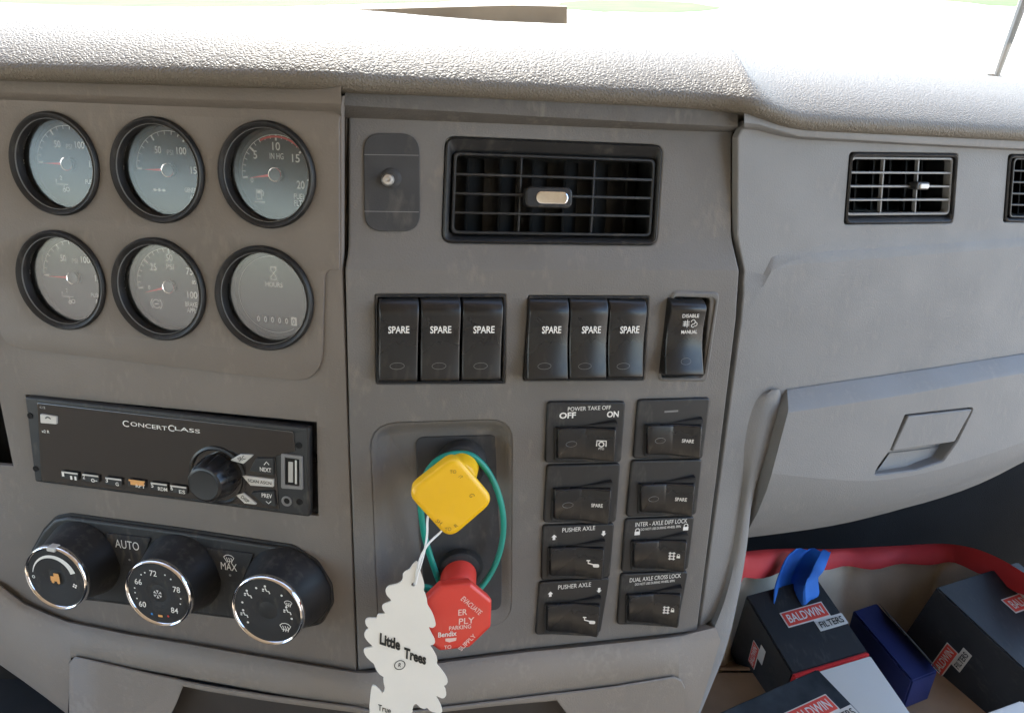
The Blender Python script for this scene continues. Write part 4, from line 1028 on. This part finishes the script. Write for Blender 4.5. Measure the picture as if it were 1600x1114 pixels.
# ------------------------------------------------------------------ tree shaped air freshener
ZT = (4.5625, 560, 870)
lo = Loc(FC, 632, 960, .048, ZT)
af = thing('air_freshener', 'white tree shaped card air freshener hanging by string from yellow knob', 'air freshener', lo.M)
tree = [(420, 35), (432, 60), (442, 100), (455, 140), (468, 185), (470, 215), (465, 240), (478, 265), (488, 300), (495, 345), (520, 385), (540, 430), (551, 475), (545, 495), (525, 505), (503, 498), (510, 520), (530, 560), (545, 590), (545, 612), (530, 625), (510, 632), (530, 660), (555, 705), (563, 735), (560, 765), (585, 795), (615, 835), (635, 872), (635, 895), (622, 912), (608, 918), (622, 945), (626, 980), (612, 1003), (590, 1005), (552, 988), (575, 1030), (595, 1075), (597, 1100), (580, 1114), (545, 1108), (510, 1095), (490, 1075), (470, 1082), (440, 1072), (412, 1045), (390, 1065), (385, 1114), (380, 1200), (375, 1290), (110, 1270), (80, 1100), (82, 1040), (90, 960), (100, 920), (120, 920), (150, 945), (172, 968), (188, 940), (182, 905), (178, 875), (180, 855), (150, 835), (125, 800), (110, 762), (95, 748), (60, 715), (40, 680), (42, 660), (60, 650), (103, 640), (70, 605), (45, 570), (44, 545), (58, 522), (74, 510), (56, 488), (49, 462), (58, 443), (80, 436), (127, 437), (135, 420), (150, 408), (192, 405), (175, 378), (170, 355), (185, 336), (231, 318), (228, 300), (205, 275), (195, 250), (200, 225), (220, 207), (250, 200), (285, 190), (310, 172), (318, 150), (318, 125), (335, 105), (365, 90), (385, 60), (405, 40)]
P2 = [lo.q(*p) for p in tree]
sm_ = [tuple(v)[:2] for v in spline([Vector((x, y, 0)) for x, y in P2], 2, True)]
hole = disc(*lo.q(392, 196), .0013, 12)
bm = fill(sm_, [hole], .0012, .0)
bmesh.ops.bisect_plane(bm, geom=bm.verts[:] + bm.edges[:] + bm.faces[:], plane_co=(0, 0, 0), plane_no=(0, 1, 0), dist=1e-6)
link('card', bm, 'card_white', af, ang=None)
d = .0003
lo.text(af, 'Little', 226, 604, d, 82, 148, 'print_black', -.04, .045, skew=-.46); lo.text(af, 'Trees', 404, 706, d, 78, 160, 'print_black', -.04, .045, skew=-.46)
p = lo.q(295, 769, d); strokes(af, [arc(0, 0, .0031, 0, 360, 24)], .0005, d, 'print_black', 'registered_mark', off=p); lo.text(af, 'R', 295, 769, d, 30, 20, 'print_black', -.2, .01)
lo.text(af, 'True', 186, 1082, d, 42, 92, 'print_black', -.04, .012, skew=-.46)
lo = Loc(FC, 632, 960, .048, Z4)
def strand(pts): return tube(spline([Vector(lo.q3(*p)) for p in pts], 6), .00065, 7)
link('string', strand([(236, 678, .001), (246, 640, .0014), (258, 600, .0012), (268, 560, .001), (276, 510, -.001), (279, 450, -.006), (300, 410, -.012)]), 'string', af, ang=80)
link('string', strand([(232, 678, -.0025), (240, 640, .0002), (250, 600, .0026), (262, 570, .0022), (285, 535, .0005), (322, 500, -.005), (345, 470, -.012)]), 'string', af, ang=80)

# ------------------------------------------------------------------ glove box lid
gb = thing('glove_box', 'grey glove box lid with recessed square latch on passenger side', 'glove box', FR.M)
LC = .0145
rA = [([(1229, 606), (1420, 578), (1600, 550), (1790, 519)], -.008), ([(1230, 609), (1420, 581), (1600, 553), (1790, 522)], .003), ([(1232, 639), (1420, 610), (1600, 577), (1790, 544)], .0132), ([(1231, 645), (1420, 616), (1600, 583), (1790, 550)], LC)]
rB = [([(1206, 740), (1395, 748), (1600, 690), (1780, 610)], LC), ([(1198, 766), (1390, 768), (1590, 708), (1770, 625)], .0125), ([(1184, 800), (1380, 788), (1575, 730), (1750, 645)], .005), ([(1168, 830), (1350, 808), (1530, 756), (1690, 668)], -.010), ([(1150, 842), (1330, 815), (1500, 763), (1650, 680)], -.035)]
gA = [spline([FR.hit(x, y, c) for x, y in r_], 6) for r_, c in rA]; gB = [spline([FR.hit(x, y, c) for x, y in r_], 6) for r_, c in rB]
hp_ = roundpoly(ccw(FR.poly([(1414, 647), (1524, 635), (1497, 690), (1474, 722), (1430, 736), (1364, 744), (1372, 728), (1392, 700)], LC)), [.0014, .0014, .003, .006, .006, .002, .004, .002], 3)
hp_ = ccw(hp_)
bm = fill([(p.x, p.y) for p in gA[-1]] + [FR.h2(1224, 690, LC)][:0] + [(p.x, p.y) for p in reversed(gB[0])], [hp_], .0002, .0)
for v in bm.verts: v.co.z += LC
grid(gA, bm); grid(gB, bm)
left = [g[0] for g in gA] + [g[0] for g in gB]
grid([left, [Vector((p.x + .0015, p.y, -.05)) for p in left]], bm)
rings(bm, [[(x, y, LC) for x, y in hp_], [(x, y, LC - .0012) for x, y in inset(hp_, .0008)], [(x, y, .004) for x, y in inset(hp_, .0014)]], False, True)
bmesh.ops.remove_doubles(bm, verts=bm.verts[:], dist=1e-5)
link('lid', bm, 'skylit_grey', gb, ang=24)
link('latch', P(roundpoly(ccw(FR.poly([(1419, 650), (1519, 639), (1491, 690), (1393, 705)], LC)), .0014, 4), .005, LC + .0004, .001, 3), 'skylit_grey', gb)
sc_ = [[FR.hit(*p) for p in ((1390, 708, .0052), (1440, 702, .0050), (1488, 694, .0046))], [FR.hit(*p) for p in ((1376, 728, .0065), (1432, 722, .0056), (1482, 706, .0048))], [FR.hit(*p) for p in ((1368, 738, .0098), (1425, 732, .0090), (1474, 714, .006))], [FR.hit(*p) for p in ((1365, 742, LC - .0008), (1425, 736, LC - .0008), (1472, 720, LC - .002))]]
link('finger_scoop', grid([spline(r_, 4) for r_ in sc_]), 'skylit_grey', gb, ang=80)

# ------------------------------------------------------------------ lower bin door below both faces
bd = thing('storage_bin', 'taupe lower storage bin door with dark finger opening, at bottom centre', 'storage bin', Matrix.Identity(4))
sts = [(FL, 108, 1034, 1300), (FL, 118, 1024, 1290), (FL, 160, 1033, 1260), (FL, 240, 1051, 1170), (FL, 275, 1058, 1100), (FL, 286, 1061, 1072), (FL, 326, 1069, 1080), (FL, 420, 1084, 1095), (FL, 556, 1102, 1113), (FC, 600, 1113, 1122), (FC, 654, 1107, 1116), (FC, 780, 1092, 1102), (FC, 870, 1081, 1094), (FC, 905, 1077, 1140), (FC, 960, 1070, 1200), (FC, 1053, 1055, 1260), (FC, 1064, 1060, 1270), (FC, 1070, 1072, 1280)]
rows = [[], [], [], [], []]
for fr, x, y0, y1 in sts:
    for i, (yy, c) in enumerate(((y0, .006), (y0 + 1.5, .0125), (y0 + 4, .0135), (y1 - 1, .0135), (y1, .004))): rows[i].append(fr.world(fr.hit(x, yy, c)))
link('door', grid(rows), 'taupe_lower', bd, ang=50)
rows = [[], []]
for fr, x, y0, y1 in sts[2:-2]:
    for i, (yy, c) in enumerate(((y0 + 3, -.0), (y0 + 260, -.02))): rows[i].append(fr.world(fr.hit(x, yy, c)))
link('opening', grid(rows), 'bin_dark', bd)

# ------------------------------------------------------------------ footwell: carton, filter boxes, bag, cloth
def obox(bm, o, e1, e2, e3):
    o, e1, e2, e3 = Vector(o), Vector(e1), Vector(e2), Vector(e3)
    rings(bm, [[o, o + e1, o + e1 + e2, o + e2], [o + e3, o + e1 + e3, o + e1 + e2 + e3, o + e2 + e3]], True, True)
    bmesh.ops.bevel(bm, geom=bm.edges[:], offset=.002, segments=2, affect='EDGES')
    return bm
def spot(px, py, h):             # point on the level h metres below the eye
    d = ray(px, py); return EYE + d * (-h / d.z)
def filter_box(label, P0, e1, e2n, L1, L2, e3, body=('box_black', 'box_white'), marks=True):
    """P0 top corner, e1 width vector, e2n unit length direction, L1 length of black end, L2 rest"""
    e1, e2n, e3 = Vector(e1), Vector(e2n).normalized(), Vector(e3)
    n = e2n.cross(e1).normalized()
    if n.z < 0: n = -n
    M = Matrix.Translation(P0)
    t = thing('filter_box', label, 'box', M, 'filter boxes in the footwell')
    link('black_end', obox(bmesh.new(), (0, 0, 0), e1, e2n * L1, e3), body[0], t)
    if L2 > 0:
        link('red_band', obox(bmesh.new(), e2n * (L1 - .001) - e1.normalized() * .0003 + n * .0003, e1 * 1.004, e2n * .006, e3 * 1.002), 'box_red', t)
        link('white_body', obox(bmesh.new(), e2n * (L1 + .004), e1, e2n * L2, e3), body[1], t)
    return t, n
def badge(t, c, ux, uy, w, nrm, dim=False):
    """the maker's mark: red block BALDWIN over a white block FILTERS, printed on a face"""
    ux = Vector(ux).normalized(); nrm = Vector(nrm).normalized(); uy = nrm.cross(ux).normalized()
    M = Matrix(((ux.x, uy.x, nrm.x, c[0]), (ux.y, uy.y, nrm.y, c[1]), (ux.z, uy.z, nrm.z, c[2]), (0, 0, 0, 1)))
    h = w * .36
    def put(name, bm, m): o = link(name, bm, m, t, ang=None); o.matrix_basis = M; return o
    put('badge_border', P(rrect(0, 0, w, h, .0004, 2), 0, .0006), 'box_white')
    put('badge_field', P(rrect(0, 0, w * .95, h * .86, .0004, 2), 0, .0009), 'label_red')
    put('badge_border', P(rrect(w * .42, -h * .86, w * .66, h * .72, .0004, 2), 0, .0004), 'box_white')
    for s_, x, y, hh, ww, m in (('BALDWIN', 0, 0, h * .56, w * .82, 'print'), ('FILTERS', w * .42, -h * .88, h * .42, w * .54, 'print_black')):
        o = text(t, s_, 0, 0, 0, hh, m, ww, 0, .012); o.matrix_basis = M @ Matrix.Translation((x, y, .0012))

A0 = EYE + ray(1165, 930) * 1.0
e1A, e2A = Vector((.0996, .0266, .0081)), Vector((.0290, -.1056, -.0201))
tA, nA = filter_box('black and white filter box with red band, lying beside the console', A0, e1A, e2A, .113, .20, (-.004, .012, -.115))
badge(tA, e1A * .56 + e2A * .42 + nA * .0004, e1A, None, .060, nA)
nl = -e1A.normalized(); badge(tA, e2A * .36 + Vector((0, 0, -.058)) + nl * .0008, Vector((.004, -.012, .115)), None, .042, nl)
B0 = EYE + ray(1463, 917) * 1.0
e1B, e2B = Vector((.150, .066, -.016)), Vector((.0508, -.1155, -.0175))
tB, nB = filter_box('black filter box with grey scuffs at the right edge of the picture', B0, e1B, e2B, .155, .10, (-.022, .010, -.125))
badge(tB, e1B * .62 + e2B * .42 + nB * .0004, e1B, None, .062, nB)
nl = e2B.cross(Vector((-.022, .010, -.125))).normalized()
if nl.x > 0: nl = -nl
badge(tB, e2B * .44 + Vector((-.022, .010, -.125)) * .60 + nl * .0008, Vector((.022, -.010, .125)), None, .050, nl)
C0 = spot(1278, 1043, .60); Ce1 = spot(1100, 1122, .60) - C0; Ce2 = spot(1372, 1140, .60) - C0
tC, nC = filter_box('dark shiny foil topped filter box nearest the camera at the bottom edge', C0, Ce1, Ce2, .13, .0, (0, 0, -.10), ('foil', 'foil'))
badge(tC, spot(1268, 1112, .60) - C0 + Vector((0, 0, .0006)), -Ce1, None, .050, (0, 0, 1))
D0 = spot(1597, 1092, .63); De1 = spot(1520, 1120, .63) - D0
o = link('white_box', obox(bmesh.new(), (0, 0, 0), De1, Vector((-De1.y, De1.x, 0)).normalized() * .12, (0, 0, -.08)), 'box_white', None, Matrix.Translation(D0))
tag(o, 'plain white box corner at the bottom right corner of the picture', 'box')
# blue open carton between the two filter boxes
K0 = spot(1370, 941, .772)
bt = thing('blue_box', 'dark blue open box squeezed between the two black filter boxes', 'box', Matrix.Translation(K0))
k1, k2, k3 = spot(1332, 954, .772) - K0, spot(1466, 1048, .772) - K0, Vector((0, 0, -.05))
link('top', obox(bmesh.new(), (0, 0, 0), k1, k2, k3), 'box_blue', bt)
f1 = spot(1392, 968, .762) - K0
link('flap', obox(bmesh.new(), Vector((.002, 0, .001)), f1, k2 * .8, Vector((.001, 0, -.003))), 'card_dull', bt)
# big carton all of it stands on
o = thing('cardboard_carton', 'brown cardboard carton under the filter boxes, showing beside the console', 'carton', Matrix.Translation(Vector((.5, .55, Z - 1.3))))
link('carton_body', obox(bmesh.new(), (-.42, -.20, 0), (.95, 0, 0), (0, .36, 0), (0, 0, .475)), 'card_brown', o)
link('flap', obox(bmesh.new(), (-.42, .162, .474), (.9, 0, 0), (0, .06, -.05), (0, .002, .003)), 'card_brown', o)
# bag with a red rim behind the boxes
rim = [(150, 330, 345, .96), (200, 292, 392, .99), (245, 270, 378, 1.02), (430, 256, 352, 1.07), (640, 258, 338, 1.10), (800, 250, 325, 1.12), (1000, 240, 316, 1.13), (1200, 231, 314, 1.12), (1350, 252, 345, 1.08), (1480, 302, 405, 1.04), (1600, 372, 480, 1.0), (1750, 470, 590, .95)]
def z6(x, y, d): return EYE + ray(x / Z6[0] + Z6[1], y / Z6[0] + Z6[2]) * d
bg_ = thing('tote_bag', 'cream cloth bag with a wide red rim behind the filter boxes', 'bag', Matrix.Identity(4))
top = spline([z6(x, a, d) for x, a, b, d in rim], 5); bot = spline([z6(x, a + (b - a) * .88, d - .006) for x, a, b, d in rim], 5)
rnd = random.Random(4)
wob = [Vector((0, .004 * math.sin(i * .9) + .003 * math.sin(i * .37 + 1), 0)) for i in range(len(top))]
b0 = [p + Vector((0, .018, -.012)) for p in top]; m1 = [t_ + Vector((0, -.008, .001)) + q for t_, q in zip(top, wob)]
link('red_rim', grid([b0, [p + Vector((0, .004, .002)) for p in top], m1, [a * .5 + b * .5 + Vector((0, -.010, 0)) + q for a, b, q in zip(top, bot, wob)], [p + Vector((0, -.006, 0)) + q for p, q in zip(bot, wob)], [p + Vector((0, .01, -.001)) for p in bot]]), 'bag_red', bg_, ang=80)
rws = []
for k in range(9):
    f = k / 8
    rws.append([p + Vector((.006 * math.sin(i * .6 + k), -.02 * f - .05 * f * f + (.006 * math.sin(i * .5 + k * 1.3) + .004 * math.sin(i * 1.7 - k)) * min(1, f * 3), .006 - .26 * f)) for i, p in enumerate(bot)])
bc = Vector((.5, .62, 0))
for r_ in rws:
    for p in r_:
        o_ = Vector((p.x - bc.x, p.y - bc.y, 0)).normalized(); p += o_ * .012
link('cloth_side', grid(rws), 'cream', bg_, ang=80)
# blue cloth hooked over the rim
ec = [[(480, 246), (550, 242), (610, 248), (655, 256)], [(435, 285), (510, 272), (590, 288), (640, 296)], [(405, 350), (470, 345), (560, 345), (620, 345)], [(378, 432), (450, 425), (530, 412), (592, 385)], [(372, 520), (450, 520), (530, 510), (600, 480)]]
dd = [[1.05, 1.055, 1.05, 1.05], [1.04, 1.05, 1.035, 1.04], [1.02, 1.04, 1.015, 1.03], [1.0, 1.015, .99, 1.01], [.99, 1.0, .985, 1.0]]
gr = [spline([z6(x, y, d) for (x, y), d in zip(r_, q)], 5) for r_, q in zip(ec, dd)]
gr = [list(c_) for c_ in zip(*[spline(list(c_), 4) for c_ in zip(*gr)])]
for r_ in gr:
    for i, p in enumerate(r_): p.y += .0065 * (abs((i * .21 + p.z * 6) % 1 - .5) * 2 - .5)
c_ = link('cleaning_cloth', grid(gr), 'cloth_blue', None, Matrix.Identity(4), ang=22); tag(c_, 'bright blue crumpled cloth hanging over the red rim of the bag', 'cloth')
md = c_.modifiers.new('thick', 'SOLIDIFY'); md.thickness = .0015

# ------------------------------------------------------------------ on and beyond the pad
def onray(px, py, y):
    d = ray(px, py); return EYE + d * (y / d.y)
bm = bmesh.new()
cs_ = [onray(x, y, .80) for x, y in ((540, 16), (800, 9), (886, 11), (886, 38), (760, 33), (650, 26))]
rings(bm, [cs_, [p + Vector((0, .004, .0005)) for p in cs_]], True, True)
o = link('cardboard_sheet', bm, 'card_pale', None, Matrix.Identity(4), ang=None); tag(o, 'thin tan cardboard strip standing at the foot of the windshield', 'cardboard')
wp = thing('wiper_arm', 'thin slanted wiper arm outside the windshield at the upper right corner', 'wiper', Matrix.Translation(onray(1557, 119, .98)))
O_ = onray(1557, 119, .98); P1_ = onray(1600, 0, .98) - O_; P2_ = onray(1650, -140, .96) - O_
link('arm', tube([Vector((0, 0, 0)), P1_ * .5, P1_, P2_], [.0035, .0045, .005, .005], 8), 'rod_beige', wp)
link('pivot', obox(bmesh.new(), (-.012, 0, -.012), (.02, 0, 0), (0, .02, 0), (0, 0, .014)), 'rod_beige', wp)
bm = bmesh.new()
ws = [Vector((-1.15, 1.02, Z - .16)), Vector((1.05, 1.02, Z - .16)), Vector((1.05, .52, Z + .72)), Vector((-1.15, .52, Z + .72))]
bm.faces.new([bm.verts.new(p) for p in ws])
o = link('windshield', bm, 'windshield_glass', None, ang=None); tag(o, 'clear windshield pane behind the leather grained dash top', 'windshield')
